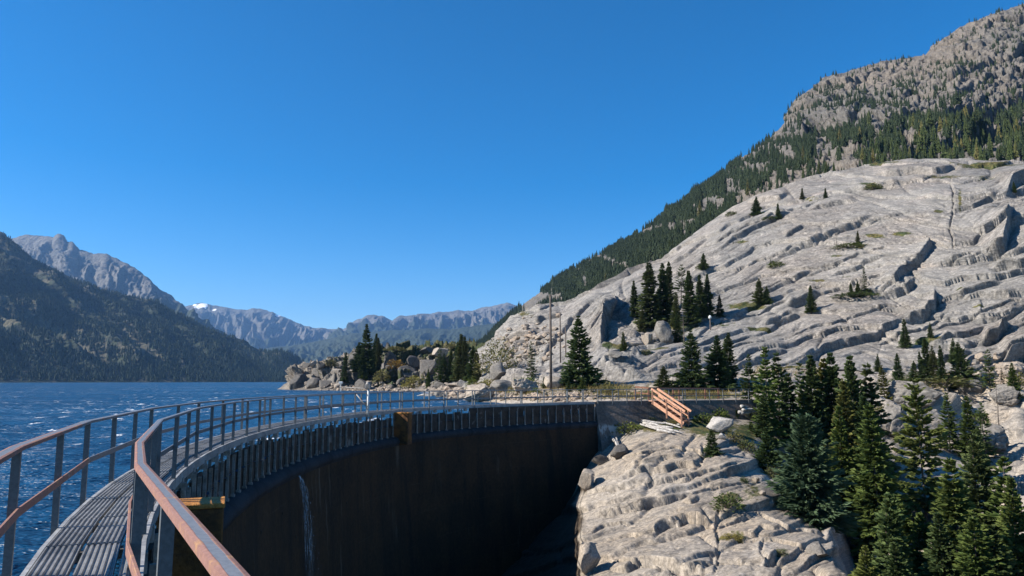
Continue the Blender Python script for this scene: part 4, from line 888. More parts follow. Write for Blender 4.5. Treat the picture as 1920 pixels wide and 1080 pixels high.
for a in [
 (897,757,70,38,"pale","largest pale cracked boulder, at the lake edge behind the far dam railing",0),
 (985,739,54,29,"pale","flat topped tan boulder with a shaded hollow face, right of the big cracked boulder",1),
 (941,736,42,24,"grey","slanting grey boulder wedged between the big cracked boulder and the flat topped one",2),
 (936,714,38,36,"grey","tall pointed grey boulder below the bare leafed tree",3),
 (1040,729,42,24,"pale","rounded pale boulder at the foot of the tall wooden pole",3),
 (824,730,24,15,"dark","dark low boulder on the beach in front of the shore spruces",1),
 (822,747,17,14,"grey","small grey boulder standing in the shallows beside the white slab",2),
 (797,747,34,9,"white","flat white slab of rock lying in the shallow water",0),
 (857,727,46,9,"pale","long low pinkish slab on the beach",3),
 (866,728,20,16,"white","bright white boulder sitting on the end of the pink beach slab",1),
 (1086,728,30,12,"pale","low pale rock half hidden under the big spruce on the bench",2),
 (1352,812,48,29,"white","bright white boulder in the heather right of the wooden steps",3),
 (1354,824,17,12,"white","small round white boulder just below the larger white one",0),
 (1245,642,30,42,"grey","tall grey boulder standing at the foot of the grove of spruces",2),
 (1217,646,22,24,"pale","pale leaning rock left of the tall boulder below the grove",1),
 (1257,645,18,18,"grey","small grey rock right of the tall boulder below the grove",0),
 (1190,649,36,12,"pale","low pale rock at the left end of the boulders below the grove",3),
 (1153,672,34,14,"grey","lone grey rock lying on the sloping granite foot of the dome",2),
 (677,731,34,21,"dark","square dark boulder with one sunlit side at the waterline of the headland",1),
 (751,723,22,16,"dark","round dark boulder on the headland slope above the pale beach",3),
 (762,709,36,24,"dark","big angular grey boulder in the middle of the headland",0),
 (802,702,34,28,"grey","largest grey block of the headland, left of the shore spruces",1),
 (774,684,28,18,"dark","grey boulder on top of the two big headland blocks",2),
 (719,696,17,16,"grey","left one of two small boulders right of the headland trees",3),
 (730,698,17,14,"grey","right one of two small boulders right of the headland trees",0),
 (574,690,16,10,"grey","small boulder on the skyline at the left end of the headland",1),
 (587,690,14,14,"pale","pale upright boulder on the skyline near the headland tip",2),
 (602,692,18,11,"grey","rounded boulder on the headland skyline right of the pale upright one",3),
 (556,729,32,28,"dark","dark craggy boulder forming the very tip of the headland",2),
 (586,728,30,20,"dark","dark boulder at the waterline just right of the headland tip",0),
 (609,727,24,14,"grey","grey boulder at the waterline, third from the headland tip",1),
 (634,727,16,9,"pale","small pale boulder at the waterline, fourth from the headland tip",3),
 (560,708,24,16,"grey","grey boulder above the tip of the headland",3),
 (597,706,30,16,"grey","broad grey boulder halfway up the left end of the headland",2),
 (671,682,40,28,"dark","dark crag beside the tallest headland tree",2),
 (731,682,26,24,"dark","dark crag right of the headland trees, above two small boulders",3),
 (797,664,26,14,"grey","boulder on the headland skyline, left of a pair",0),
 (822,668,32,17,"pale","pale boulder on the headland skyline above the largest grey block",1),
 (840,658,20,11,"grey","boulder on the headland skyline nearest the shore spruces",2),
 (630,704,22,13,"pale","pale boulder left of the dark bushy headland tree",1),
 (690,724,18,10,"pale","pale rock on the beach right of the square dark boulder",2),
 (1735,770,124,56,"grey","very broad grey rock outcrop under the cluster of spruces at the foot of the cliff",1),
 (1686,826,62,66,"grey","angular block with a dark left face among the trees",2),
 (1872,850,76,54,"grey","big grey rock at the right edge with a dark hollow below it",0),
 (1892,762,56,42,"grey","grey rock above the big one at the right edge",3),
 (1832,742,40,30,"grey","grey rock right of the broad outcrop, beside a dark cleft",2),
 (1905,702,54,24,"pale","warm pale rock at the right edge under the cliff",1),
 (1101,921,30,40,"pale","pale block on the shadow line at the left edge of the sunny slab",1),
 (1104,1079,44,56,"pale","stained block at the bottom left corner of the sunny slab",2),
 (1128,871,34,18,"dark","dark rock beside the driftwood at the foot of the wing wall",3),
 (1165,858,40,24,"dark","dark broken rock below the wing wall, right of the driftwood",2),
 (1032,930,60,44,"dark","dark boulder lying in the shadow of the dam",0),
 (1012,985,80,60,"dark","second, lower dark boulder in the shadow of the dam",2),
 (1420,905,14,10,"pale","small tan rock near the top of the gravel gully",1),
 (1432,930,13,10,"pale","small tan rock halfway down the gravel gully",2),
 (1447,950,16,12,"pale","small tan rock low in the gravel gully beside the blue green spruce",3),
 (1540,1052,44,30,"grey","grey block at the lower right end of the sunny slab",3),
]: boulder(*a[:6], var=a[6])

# loose stones: nobody could count them
def stones(name, spots, mat, seed):
    rs = np.random.RandomState(seed); bm = bmesh.new(); bmesh.ops.create_icosphere(bm, subdivisions=1, radius=.5); T = np.array([v.co[:] for v in bm.verts]); Fc = np.array([[v.index for v in f.verts] for f in bm.faces]); bm.free()
    VV, FF, k = [], [], 0
    for cx, cy, rx, ry, num, s0, s1 in spots:
        for _ in range(num):
            x, y = rs.normal(cx, rx), rs.normal(cy, ry); p = hit_px(x, y)
            if p is None or p.z < WATER_Z - .5: continue
            s = s0 + (s1 - s0) * rs.rand() ** 2.5; R_ = np.linalg.qr(rs.normal(size=(3, 3)))[0]
            V = (T * (1 + .25 * rs.normal(size=(len(T), 1)))) @ R_ * s * np.array([1, 1, .7]) + np.array(p) + [0, 0, s * .15]
            VV.append(V); FF.append(Fc + k); k += len(T)
    me = raw_mesh(name, np.concatenate(VV), np.concatenate(FF), {"veg": np.zeros(k)}, smooth=False, nper=3)
    tag(link(name, me, mat), kind="stuff")
stones("loose_stones", [(780,733,60,1.6,260,.4,1.6),(960,745,60,3,320,.2,1.0),(1060,744,30,4,300,.15,.8),(860,743,30,3,160,.3,1.5),(1150,744,50,3,200,.1,.5),(1425,915,14,26,300,.06,.40),(1448,955,12,18,160,.06,.35),(1285,803,40,8,140,.08,.35),
   (700,724,60,4,110,.5,1.6),(620,725,30,4,60,.5,1.6),(1880,700,30,10,80,.4,1.6),(1000,640,30,20,90,.4,1.8),(965,660,20,14,80,.4,1.8),(1130,875,20,10,60,.1,.5)], boulder_mat("loose_stone", (.30, .25, .20), (.35, .27, .20), (.17, .15, .13), 6.0), 21)

# ================================================================== TREES
def leaf_mat(name, a, b_, tip, trans=.25, brown=.45):
    m, nt, b = mat_new(name); n = N(nt); oi = n.new("ShaderNodeObjectInfo")
    c = n.mix(n.attr("tint"), a, b_); c = n.mix(n.math('MULTIPLY', n.attr("tip"), .6), c, tip)
    c = n.mix(n.ramp(oi.outputs["Random"], .62, 1.0, 0, brown), c, n.mix(n.attr("tint"), (.085, .060, .028), (.11, .085, .04)))
    r = n.new("ShaderNodeMapRange"); n.ln(oi.outputs["Random"], r.inputs[0]); r.inputs[3].default_value = .8; r.inputs[4].default_value = 1.25
    c = n.mix(1.0, c, n.gray(r.outputs[0]), 'MULTIPLY'); c = n.mix(1.0, c, oi.outputs["Color"], 'MULTIPLY')
    n.ln(c, b.inputs["Base Color"]); b.inputs["Roughness"].default_value = .75; b.inputs["Specular IOR Level"].default_value = .15
    tl = n.new("ShaderNodeBsdfTranslucent"); n.ln(c, tl.inputs[0]); mx = n.new("ShaderNodeMixShader"); mx.inputs[0].default_value = trans
    n.ln(b.outputs[0], mx.inputs[1]); n.ln(tl.outputs[0], mx.inputs[2]); n.ln(mx.outputs[0], nt.nodes["Material Output"].inputs[0]); return m
M_NEEDLE = leaf_mat("spruce_needles", (.044, .076, .028), (.076, .106, .036), (.135, .17, .055))
M_BLUE = leaf_mat("blue_green_needles", (.048, .086, .046), (.085, .13, .068), (.14, .19, .10), brown=0)
M_DEADN = leaf_mat("bare_twigs", (.17, .15, .13), (.24, .22, .20), (.28, .26, .24), .05)
M_LEAFY = leaf_mat("olive_leaves", (.085, .088, .030), (.13, .12, .04), (.20, .175, .06))
M_HEATH = leaf_mat("juniper_green", (.030, .055, .016), (.060, .088, .025), (.12, .14, .04))
M_FOREST = leaf_mat("forest_needles", (.022, .038, .018), (.038, .055, .024), (.055, .07, .03), .1)
M_BARK = simple_mat("spruce_bark", (.105, .085, .070), (.06, .05, .042), 8, .9, 0, .8, .01)
M_DEADW = simple_mat("bleached_wood", (.52, .49, .45), (.38, .355, .33), 7, .8, 0, .5, .01)

def quads_along(P0, D, S, L, Wd):
    """diamond leaf blades: base P0, direction D, side S, length L, width Wd"""
    a = P0; b = P0 + D * (L * .45)[:, None] + S * (Wd * .5)[:, None]; c = P0 + D * L[:, None]; d = P0 + D * (L * .45)[:, None] - S * (Wd * .5)[:, None]
    return np.stack([a, b, c, d], 1)
def nrmz(v): return v / (np.linalg.norm(v, axis=-1, keepdims=True) + 1e-9)
def crown_mesh(seed, R=.2, zb=.06, whorls=26, nb=7, twigs=11, bare=0.0, shape=.85, leafw=1.0, droop=.22, top_thin=.0, mat=None):
    rs = np.random.RandomState(seed); Q, tint, tip = [], [], []; lean = rs.normal(0, .012, 2)
    for i in range(whorls):
        z = zb + (1 - zb) * (i + rs.uniform(-.3, .3)) / whorls; z = min(max(z, zb * .8), .975)
        sec = .72 + .5 * fbm(np.array([z * 6.0]), np.array([seed * 1.7]), 0, 2)[0] * 1.6
        for k in range(nb if z < .85 else max(4, nb - 2)):
            if rs.rand() < bare: continue
            th = 2 * math.pi * (k + rs.rand() * .9) / nb + i * 2.4
            Lb = R * ((1 - z) ** shape * (.62 + .55 * rs.rand()) * (sec + .35) + .016) * (1 - top_thin * z)
            sl = -droop * (1 - z) + .55 * z ** 2 + rs.normal(0, .08)
            d0 = np.array([math.cos(th), math.sin(th), sl]); d0 /= np.linalg.norm(d0); sd = np.array([-math.sin(th), math.cos(th), 0])
            base = np.array([lean[0] * z, lean[1] * z, z + rs.uniform(-.008, .008)])
            m = max(5, int(twigs * (.55 + .6 * Lb / R)))
            t = np.sort(rs.uniform(.10, 1.0, m)); up = .20 * t ** 2 * Lb
            p = base + d0 * (t * Lb)[:, None]; p[:, 2] += up
            sgn = np.where(rs.rand(m) < .5, -1, 1); an = rs.uniform(.35, 1.05, m) * (1 - .6 * t)
            D = nrmz(d0 * np.cos(an)[:, None] + sd * (np.sin(an) * sgn)[:, None] + np.array([0, 0, 1]) * rs.normal(.02, .16, m)[:, None])
            Lt = (.020 + Lb * .38 * (1.05 - .55 * t)) * rs.uniform(.7, 1.25, m); Wt = leafw * (.011 + .12 * Lt) * rs.uniform(.8, 1.3, m)
            S = nrmz(np.cross(D, np.array([0, 0, 1.0]))); U = np.cross(S, D); r1 = rs.normal(0, .45, m)
            S1_ = S * np.cos(r1)[:, None] + U * np.sin(r1)[:, None]; r2 = r1 + rs.uniform(.9, 1.5, m); S2_ = S * np.cos(r2)[:, None] + U * np.sin(r2)[:, None]
            Q.append(quads_along(p, D, S1_, Lt, Wt)); Q.append(quads_along(p, D, S2_, Lt, Wt * .8))
            bt = rs.rand() * .5
            for _ in (0, 1): tint.append(np.clip(bt + rs.rand(m) * .5, 0, 1)); tip.append(np.clip((t - .45) * 1.6, 0, 1) * rs.uniform(.3, 1, m))
    # leader
    m = 10; zt_ = rs.uniform(.93, 1.0, m); th = rs.uniform(0, 6.28, m); D = nrmz(np.stack([np.cos(th) * .5, np.sin(th) * .5, np.ones(m)], 1)); Pp = np.stack([lean[0] * zt_, lean[1] * zt_, zt_ - .02], 1)
    Q.append(quads_along(Pp, D, nrmz(np.cross(D, rs.normal(size=(m, 3)))), np.full(m, .035), np.full(m, .008))); tint.append(np.full(m, .5)); tip.append(np.full(m, .4))
    Q = np.concatenate(Q); tint = np.repeat(np.concatenate(tint), 4); tip = np.repeat(np.concatenate(tip), 4)
    me = raw_mesh("crown", Q.reshape(-1, 3), np.arange(len(Q) * 4).reshape(-1, 4), {"tint": tint, "tip": tip}, smooth=False); me.materials.append(mat or M_NEEDLE); return me
def trunk_mesh(seed, r=.013, mat=None, stubs=0):
    rs = random.Random(seed); mb = MB(); pts = [Vector((rs.gauss(0, .002), rs.gauss(0, .002), z)) for z in np.linspace(-.12, .985, 12)]
    mb.tube(pts, [r * 1.35] + [r * (1.02 - .98 * k / 11) for k in range(1, 12)], 7)
    for _ in range(stubs):
        z = rs.uniform(.15, .95); th = rs.uniform(0, 6.28); l = .11 * (1 - z) + .015; d = Vector((math.cos(th), math.sin(th), rs.uniform(-.3, .4)))
        mb.tube([Vector((0, 0, z)), Vector((0, 0, z)) + d * l * .6, Vector((0, 0, z)) + d * l + Vector((0, 0, .01))], [r * .35, r * .2, r * .06], 4)
    me = mb.mesh("trunk", True); me.materials.append(mat or M_BARK); return me
KIND = {
 "slim":   [crown_mesh(s, .125, .05, 38, 9, 12, .03, .75, leafw=1.7) for s in (1, 2, 3)],
 "mid":    [crown_mesh(s, .19, .04, 33, 10, 14, .04, .85, leafw=1.5) for s in (11, 12, 13, 14)],
 "broad":  [crown_mesh(s, .27, .02, 30, 11, 17, .03, .9, leafw=1.4) for s in (21, 22, 23)],
 "gappy":  [crown_mesh(s, .17, .08, 27, 8, 13, .14, .8, droop=.3, leafw=1.5) for s in (31, 32, 33)],
 "thin":   [crown_mesh(s, .12, .12, 26, 6, 10, .2, .7, leafw=1.3) for s in (41, 42)],
 "blue":   [crown_mesh(51, .36, .02, 34, 13, 20, .02, .62, leafw=1.2, droop=.10, mat=M_BLUE)],
 "open":   [crown_mesh(61, .23, .10, 22, 7, 16, .14, .55, droop=.12, leafw=1.5), crown_mesh(62, .2, .10, 22, 7, 16, .12, .6, droop=.15, leafw=1.5)],
 "flag":   [crown_mesh(71, .24, .30, 18, 6, 11, .15, .5, droop=.25)],
 "dead":   [crown_mesh(81, .12, .15, 16, 5, 4, .3, .8, leafw=.35, mat=M_DEADN)],
}
TRUNK = [trunk_mesh(1), trunk_mesh(2, .011), trunk_mesh(3, .016)]; SNAG = trunk_mesh(5, .016, M_DEADW, 14)
TREES = []
def tree(px, top, base, kind, label, group, Y=None, var=None, wide=1.0, tint=(1, 1, 1), name="spruce_tree", cat="tree"):
    if Y is None:
        p = hit_px(px, base)
        if p is None: print("no ground for tree", px, base); return None
        Y = p.y
    p = at(px, base, Y); g = ground_z(p.x, Y)
    z0 = p.z
    if g is not None: z0 = min(p.z, g) if abs(g - p.z) < 6 else p.z
    zt_ = at(px, top, Y).z; Ht = zt_ - z0
    r = tag(empty(name, (p.x, Y, z0)), label, cat, group); r.scale = (Ht * wide, Ht * wide, Ht); r.rotation_euler = (((px * 3.7) % 7 - 3.5) * .011, ((px * 5.3 + top) % 7 - 3.5) * .011, (px * 1.37 + top * .7) % 6.28)
    kk = KIND[kind]; me = kk[(int(px + top) if var is None else var) % len(kk)]
    dead = kind == "snag"
    t = bpy.data.objects.new("trunk", TRUNK[int(px) % 3]); COL.objects.link(t); t.parent = r
    c = bpy.data.objects.new("crown", me); COL.objects.link(c); c.parent = r; c.color = (*tint, 1)
    TREES.append(r); return r
OL = (1.28, 1.22, .9); DK = (.82, .88, .9); YG = (1.45, 1.4, .95); BR = (1.7, 1.15, .8)
_ordw = "first second third fourth fifth sixth seventh eighth ninth tenth eleventh twelfth thirteenth fourteenth fifteenth sixteenth seventeenth eighteenth nineteenth twentieth".split()
def trees(group, tmpl, rows):
    """rows sorted along the picture; tmpl gets the look of the tree and its place in the row"""
    for i, r in enumerate(sorted(rows, key=lambda q: q[0])):
        px, top, base, kind, look = r[:5]; kw = r[5] if len(r) > 5 else {}
        tree(px, top, base, kind, tmpl.format(look=look, n=_ordw[i]), group, **kw)
trees("trees on the headland", "{look} on the rocky headland, {n} tree from its tip", [
 (645,660,718,"slim","dark narrow spruce near the water",{"tint":DK}), (672,641,697,"broad","dark spreading conifer",{"tint":DK}), (681,664,710,"mid","short olive conifer",{"tint":OL}),
 (687,607,700,"mid","tallest conifer"), (694,650,704,"slim","small dark conifer",{"tint":DK}), (702,625,697,"slim","slender spruce",{"tint":DK}), (711,633,697,"slim","narrow dark spruce",{"tint":DK})])
trees("spruces by the beach", "{look} in the dark row behind the beach, {n} from left", [
 (803,692,730,"slim","short olive spruce",{"tint":OL}), (821,646,716,"thin","thin spruce"), (831,662,722,"mid","low pointed spruce",{"tint":DK}), (845,654,716,"slim","slim spruce"), (856,640,716,"slim","dark spruce",{"tint":DK}), (863,626,716,"slim","tallest spruce",{"wide":1.25}),
 (873,630,714,"slim","tall narrow spruce",{"tint":DK}), (884,648,716,"slim","medium dark spruce",{"wide":1.3}), (896,655,714,"slim","last short spruce",{"wide":1.2})])
trees("trees on the bench behind the dam", "{look}, {n} from left on the bench behind the dam", [
 (996,640,712,"thin","straggly spruce above the junipers",{"wide":1.3}), (1021,706,728,"broad","tiny green spruce by the pale boulder"), (1088,592,726,"broad","big dark wide skirted spruce",{"wide":.98}), (1066,712,738,"broad","seedling spruce behind the railing"), (1092,704,736,"broad","bright seedling spruce behind the railing",{"tint":OL}),
 (1245,686,728,"broad","low bushy fir",{"wide":1.5}), (1297,620,730,"broad","full green spruce above the timber railing"), (1345,627,731,"broad","dark full spruce above the timber railing",{"tint":DK}), (1364,623,722,"mid","slightly set back tall spruce")])
trees("grove of spruces on the ledge of the dome", "{look} in the dome ledge grove, {n} from left", [
 (1191,526,596,"slim","small dark spruce",{"tint":DK}), (1203,580,622,"mid","low bushy spruce"), (1220,492,616,"slim","tallest broad spruce",{"wide":1.45}), (1232,540,600,"slim","dark spruce tucked behind its neighbours",{"tint":DK}), (1244,493,604,"slim","tall slender spruce",{"wide":1.15}), (1253,490,582,"slim","tall dark spruce",{"tint":DK}),
 (1268,548,612,"mid","short full spruce"), (1277,497,570,"flag","bare stemmed tufted spruce"), (1296,506,610,"slim","tall green spruce",{"wide":1.2}), (1271,584,642,"mid","front spruce below the others"), (1316,515,598,"slim","slim spruce",{"wide":1.1}), (1327,513,594,"slim","slim dark spruce",{"tint":DK}), (1350,553,594,"mid","short outlying spruce",{"tint":DK}), (1319,474,506,"broad","little wind bent spruce on the slab above")])
tree(1283,560,642,"dead","bare grey dead tree at the front of the grove on the dome ledge","grove of spruces on the ledge of the dome")
trees("small trees scattered over the granite dome", "{look} on the open granite dome, {n} from left", [
 (1170,622,658,"mid","small olive conifer",{"tint":OL}), (1418,368,403,"broad","little spruce near the dome crest"), (1459,381,411,"mid","lone narrow spruce near the dome crest"), (1424,522,568,"broad","dark bushy spruce"), (1438,536,570,"broad","low dark spruce beside a bushy one",{"tint":DK}), (1521,535,586,"mid","spruce standing by a dark overhang"),
 (1609,433,460,"mid","small spruce in a green strip"), (1622,500,555,"thin","thin straggly tree above a juniper mat"), (1610,528,557,"broad","low wide fir in a juniper mat"), (1597,530,558,"mid","small thin fir in a juniper mat"), (1698,598,652,"mid","spruce below the perched block"), (1745,604,633,"mid","small spruce right of the perched block"), (1548,352,372,"mid","tiny spruce near the crest"), (1504,352,374,"mid","tiny dark spruce at the crest",{"tint":DK}), (1446,484,505,"thin","thin dead topped sapling"), (1902,340,362,"mid","spruce by the dark cleft")])
tree(1570,415,468,"dead","bare grey snag standing in a green strip halfway up the granite dome","small trees scattered over the granite dome",name="dead_tree")
trees("trees at the foot of the cliff", "{look} in the cliff foot cluster, {n} from left", [
 (1646,663,697,"mid","dark tufted spruce",{"tint":DK}), (1685,662,716,"mid","dark bushy spruce",{"tint":DK}), (1714,676,714,"broad","low spreading fir"), (1729,659,713,"slim","dark spruce",{"tint":DK}), (1741,634,714,"slim","tall spire like spruce",{"wide":1.2}), (1737,672,716,"dead","pale grey dead tree"),
 (1753,648,716,"mid","pointed spruce"), (1768,647,716,"slim","narrow dark spruce",{"tint":DK}), (1788,634,680,"mid","dark spruce set higher"), (1806,641,727,"broad","full green spruce with a wide skirt"), (1857,654,735,"thin","straggly olive tree",{"tint":OL,"wide":1.3}), (1902,680,752,"mid","olive spruce at the edge",{"tint":OL}), (1882,690,740,"thin","thin spruce")])
trees("tall trees along the gully", "{look} in the tall gully stand, {n} from left", [
 (1406,664,788,"gappy","sparse young spruce with a long tip",{"Y":62}), (1441,650,850,"gappy","tall sparse yellow green spruce",{"Y":58,"tint":YG,"wide":.95}), (1463,660,850,"gappy","dark spruce close to a yellow green one",{"Y":60,"tint":DK}), (1428,740,870,"mid","shorter full green spruce",{"Y":57,"wide":1.2}), (1442,800,936,"broad","dense dark green fir",{"Y":50,"tint":DK}),
 (1504,680,880,"thin","thin pale stemmed tree",{"Y":66}), (1534,665,900,"mid","tall spruce",{"Y":60,"wide":.9}), (1552,672,900,"mid","brownish spruce",{"Y":61,"tint":BR,"wide":.9}), (1569,660,910,"slim","narrow dark spruce",{"Y":60,"tint":DK}), (1609,666,930,"mid","tall dark spired spruce",{"Y":57,"wide":.85}), (1582,760,960,"mid","yellow green spruce",{"Y":52,"tint":YG,"wide":.9}),
 (1641,680,930,"gappy","open branched spruce",{"Y":58}), (1661,684,770,"gappy","small brown tinged tree",{"Y":80,"tint":BR}), (1650,756,960,"mid","full green spruce",{"Y":50,"tint":OL}), (1628,742,930,"mid","dark spruce half hidden",{"Y":55,"tint":DK}), (1488,700,890,"mid","medium green spruce",{"Y":61}), (1519,712,890,"gappy","olive spruce",{"Y":62,"tint":OL}), (1594,712,930,"mid","bushy green spruce",{"Y":56,"tint":OL})])
tree(1516,780,992,"blue","large rounded blue green spruce at the right end of the sunny slab","tall trees along the gully",Y=42.5,wide=1.0)
tree(1735,708,935,"open","tall open branched spruce with a dark bare trunk in front of the pale slab","tall trees along the gully",Y=52,wide=.95,tint=OL)
trees("trees above the right gully", "{look} beyond the gully, {n} from left", [
 (1780,735,830,"gappy","slim olive spruce",{"Y":70,"tint":OL}), (1818,742,846,"mid","green spruce",{"Y":69,"tint":OL}), (1849,755,868,"thin","thin straggly tree",{"Y":68,"wide":1.3}), (1838,800,862,"mid","low green spruce",{"Y":67}), (1876,700,850,"dead","bare grey dead tree",{"Y":72}), (1764,790,842,"thin","thin sapling",{"Y":69})])
trees("young trees in the foreground", "{look} in the front row at lower right, {n} from left", [
 (1625,1022,1130,"broad","short bright green fir",{"Y":29.5,"tint":YG}), (1664,924,1140,"mid","bluish green young spruce",{"Y":30,"wide":1.12,"tint":(1.1,1.15,1.1)}), (1708,944,1140,"mid","slim young spruce",{"Y":31,"tint":OL}), (1732,960,1150,"mid","small full spruce",{"Y":30.5,"tint":OL}), (1690,1010,1150,"broad","low young fir",{"Y":29}), (1645,1040,1150,"broad","low dark fir",{"Y":33}),
 (1804,858,1170,"mid","large layered spruce",{"Y":30,"wide":1.15,"tint":OL}), (1778,960,1160,"mid","half hidden young spruce",{"Y":29,"wide":1.1}), (1853,814,1150,"mid","tall dark spruce",{"Y":34}), (1890,855,1160,"gappy","open spruce with pale tips",{"Y":33,"tint":OL,"wide":1.15}), (1918,892,1170,"mid","spruce cut by the picture edge",{"Y":31,"tint":OL}), (1836,960,1170,"broad","low wide fir",{"Y":28,"tint":OL}), (1880,985,1170,"broad","low wide dark fir",{"Y":28})])
tree(1335,804,856,"broad","small lone dark green fir growing on the sunny slab","trees on the sunny slab",wide=1.25)
tree(1285,756,792,"mid","small spruce against the wing wall right of the wooden steps","trees on the sunny slab",Y=59.2,wide=1.4,tint=OL)
tree(1383,768,800,"broad","young green fir at the right end of the wing wall","trees on the sunny slab",Y=60.5,tint=OL)
tree(1410,790,850,"broad","dark low fir beside the bleached logs right of the wing wall","trees on the sunny slab",Y=58,wide=1.2)

# a broad leaved tree behind the beach: limbs and a thin olive crown
def leafy_crown(seed, n, flat=1.0, mat=None, leaf=.05, hollow=.35, leafw=.6):
    rs = np.random.RandomState(seed); d = nrmz(rs.normal(size=(n, 3))); r = (hollow + (1 - hollow) * rs.rand(n) ** .6) * (1 + .35 * fbm(d[:, 0] * 2 + seed, d[:, 1] * 2, d[:, 2] * 2, 3))
    d[:, 2] = np.abs(d[:, 2]); p = d * r[:, None] * .5; p[:, 2] *= 2 * flat
    keep = pn(p[:, 0] * 7 + seed, p[:, 1] * 7, p[:, 2] * 7) > -.12; p = p[keep]; d = d[keep]; n = len(p)
    D = nrmz(d + rs.normal(size=(n, 3)) * .6); S = nrmz(np.cross(D, rs.normal(size=(n, 3)))); L_ = leaf * rs.uniform(.6, 1.4, n)
    Q = quads_along(p, D, S, L_, L_ * leafw); me = raw_mesh("crown", Q.reshape(-1, 3), np.arange(n * 4).reshape(-1, 4), {"tint": np.repeat(np.clip(pn(p[:, 0] * 4, p[:, 1] * 4, p[:, 2] * 4) * .8 + .5, 0, 1), 4), "tip": np.repeat(rs.rand(n) * .8, 4)}, smooth=False)
    me.materials.append(mat or M_HEATH); return me
p = hit_px(932, 700); t = tag(empty("leafy_tree", p), "thin leaved olive broadleaf tree with bare grey limbs left of the granite slabs", "tree", "trees on the bench behind the dam")
hgt = at(932, 638, p.y).z - p.z; mb = MB(); rn = random.Random(4)
for k in range(9):
    th = rn.uniform(0, 6.28); l = rn.uniform(.5, 1.0); e = Vector((math.cos(th) * .55 * l, math.sin(th) * .4 * l, l * .95)); mb.tube([Vector((0, 0, -.05)), e * .4 + Vector((0, 0, .05)), e * .95], [.03, .018, .005], 6)
o = mb.build("trunk", M_DEADW, t, True); o.scale = (hgt,) * 3
o = link("crown", leafy_crown(3, 2400, 1.0, M_LEAFY, .05, .3), None, t); o.scale = (hgt * 1.35, hgt * 1.2, hgt * 1.02)

# ---- shrubs
SHRUB = {"green": leafy_crown(7, 900, .75, M_HEATH, .12, .4, .45), "olive": leafy_crown(9, 800, .85, M_LEAFY, .12, .35, .4), "juniper": leafy_crown(12, 1200, .6, M_NEEDLE, .11, .5, .4)}
STEM = None
mb = MB()
for k in range(7):
    th = k * .9; mb.tube([Vector((0, 0, -.1)), Vector((math.cos(th) * .16, math.sin(th) * .16, .3)), Vector((math.cos(th) * .36, math.sin(th) * .36, .62))], [.03, .018, .006], 5)
STEM = mb.mesh("stems"); STEM.materials.append(M_BARK)
def shrub(px, py, w, h, kind, label, tint=(1, 1, 1), Y=None):
    p = at(px, py, Y) if Y else hit_px(px, py)
    if p is None: return
    k = p.y / F; r = tag(empty("shrub", (p.x, p.y, p.z - h * k * .1)), label, "shrub", "shrubs on the rocks and the bench"); r.scale = (w * k, w * k * .9, h * k * 1.15); r.rotation_euler.z = px % 6
    a = bpy.data.objects.new("stems", STEM); COL.objects.link(a); a.parent = r
    c = bpy.data.objects.new("crown", SHRUB[kind]); COL.objects.link(c); c.parent = r; c.color = (*tint, 1)
for a in [
 (1365,952,58,32,"green","bright green bush on the sunny slab beside the gravel gully"), (1176,810,54,24,"green","yellow green bush left of the pile of bleached logs",YG), (1222,792,24,16,"green","pale green clump under the wooden steps",YG), (1262,797,36,12,"olive","brownish heather below the foot of the wooden steps"),
 (1375,828,44,22,"olive","olive bush below the white boulder"), (1400,845,40,24,"green","dark bush right of the two white boulders"), (1320,792,40,22,"green","green bush against the wing wall right of the steps",OL), (1350,785,34,24,"green","green bush behind the white boulder",YG), (1139,738,34,24,"olive","olive shrub behind the railing at the end of the dam"),
 (985,724,56,26,"juniper","dark wide juniper behind the flat topped boulder",(1.2,1.2,.9)), (1004,740,22,16,"green","small yellow green bush right of the flat topped boulder",YG), (912,726,34,18,"olive","yellowish bush above the big cracked boulder",YG), (888,722,28,20,"green","green bush left of the yellowish one by the beach",OL),
 (776,726,50,24,"olive","wide olive willow bush on the headland beach",OL), (716,712,34,22,"olive","olive bush below the headland trees"), (742,690,40,18,"olive","dry brown bush on the headland slope",BR), (700,690,24,22,"green","yellow green bush among the headland trees",YG), (620,686,30,14,"olive","olive bush left of the headland trees"), (846,652,30,9,"olive","low brown bush on the headland skyline"), (740,657,44,9,"olive","low olive bush on the headland skyline right of the trees"),
 (1637,355,38,17,"juniper","dark round juniper under the dome crest"), (1592,464,62,10,"green","long green strip bush at the foot of the snag",OL), (1604,556,84,12,"juniper","long juniper mat above the perched block"), (1456,500,36,14,"green","olive bush on the dome above a long ledge",OL), (1318,503,30,14,"juniper","dark low juniper on the left shoulder of the dome"), (1372,404,26,12,"juniper","small juniper near the left crest of the dome"), (1443,412,30,9,"green","green bush below the lone narrow spruce"),
 (1770,724,110,24,"green","long dark green thicket under the cluster of spruces at the cliff foot"), (1690,720,50,16,"green","green thicket left of the cluster of spruces"), (1660,772,44,16,"green","green bush at the top of the broad outcrop",OL), (1840,790,44,24,"green","bush right of the dark cleft",OL), (1905,720,44,24,"olive","olive bush at the right edge under the cliff"), (1462,1040,30,10,"green","low green tuft at the foot of the sunny slab"), (1372,1010,40,10,"olive","dry yellow tuft in a crack of the sunny slab",YG),
 (1450,896,36,30,"juniper","dark bush at the edge of the gravel gully"), (1395,905,16,14,"green","little green bush at the top of the gravel gully"), (1405,785,40,22,"green","bush at the right end of the wing wall"), (1440,775,44,22,"olive","olive bush behind the tall yellow green spruce",OL),
 (1700,1000,80,50,"juniper","dark undergrowth bush at the bottom of the gully",(.8,.9,.8)), (1590,1000,50,40,"juniper","dark bush beside the blue green spruce",(.8,.9,.8)), (1210,664,30,10,"green","low green strip bush on the granite foot below the grove",OL),
]: shrub(*a[:6], **({"tint": a[6]} if len(a) > 6 else {}))

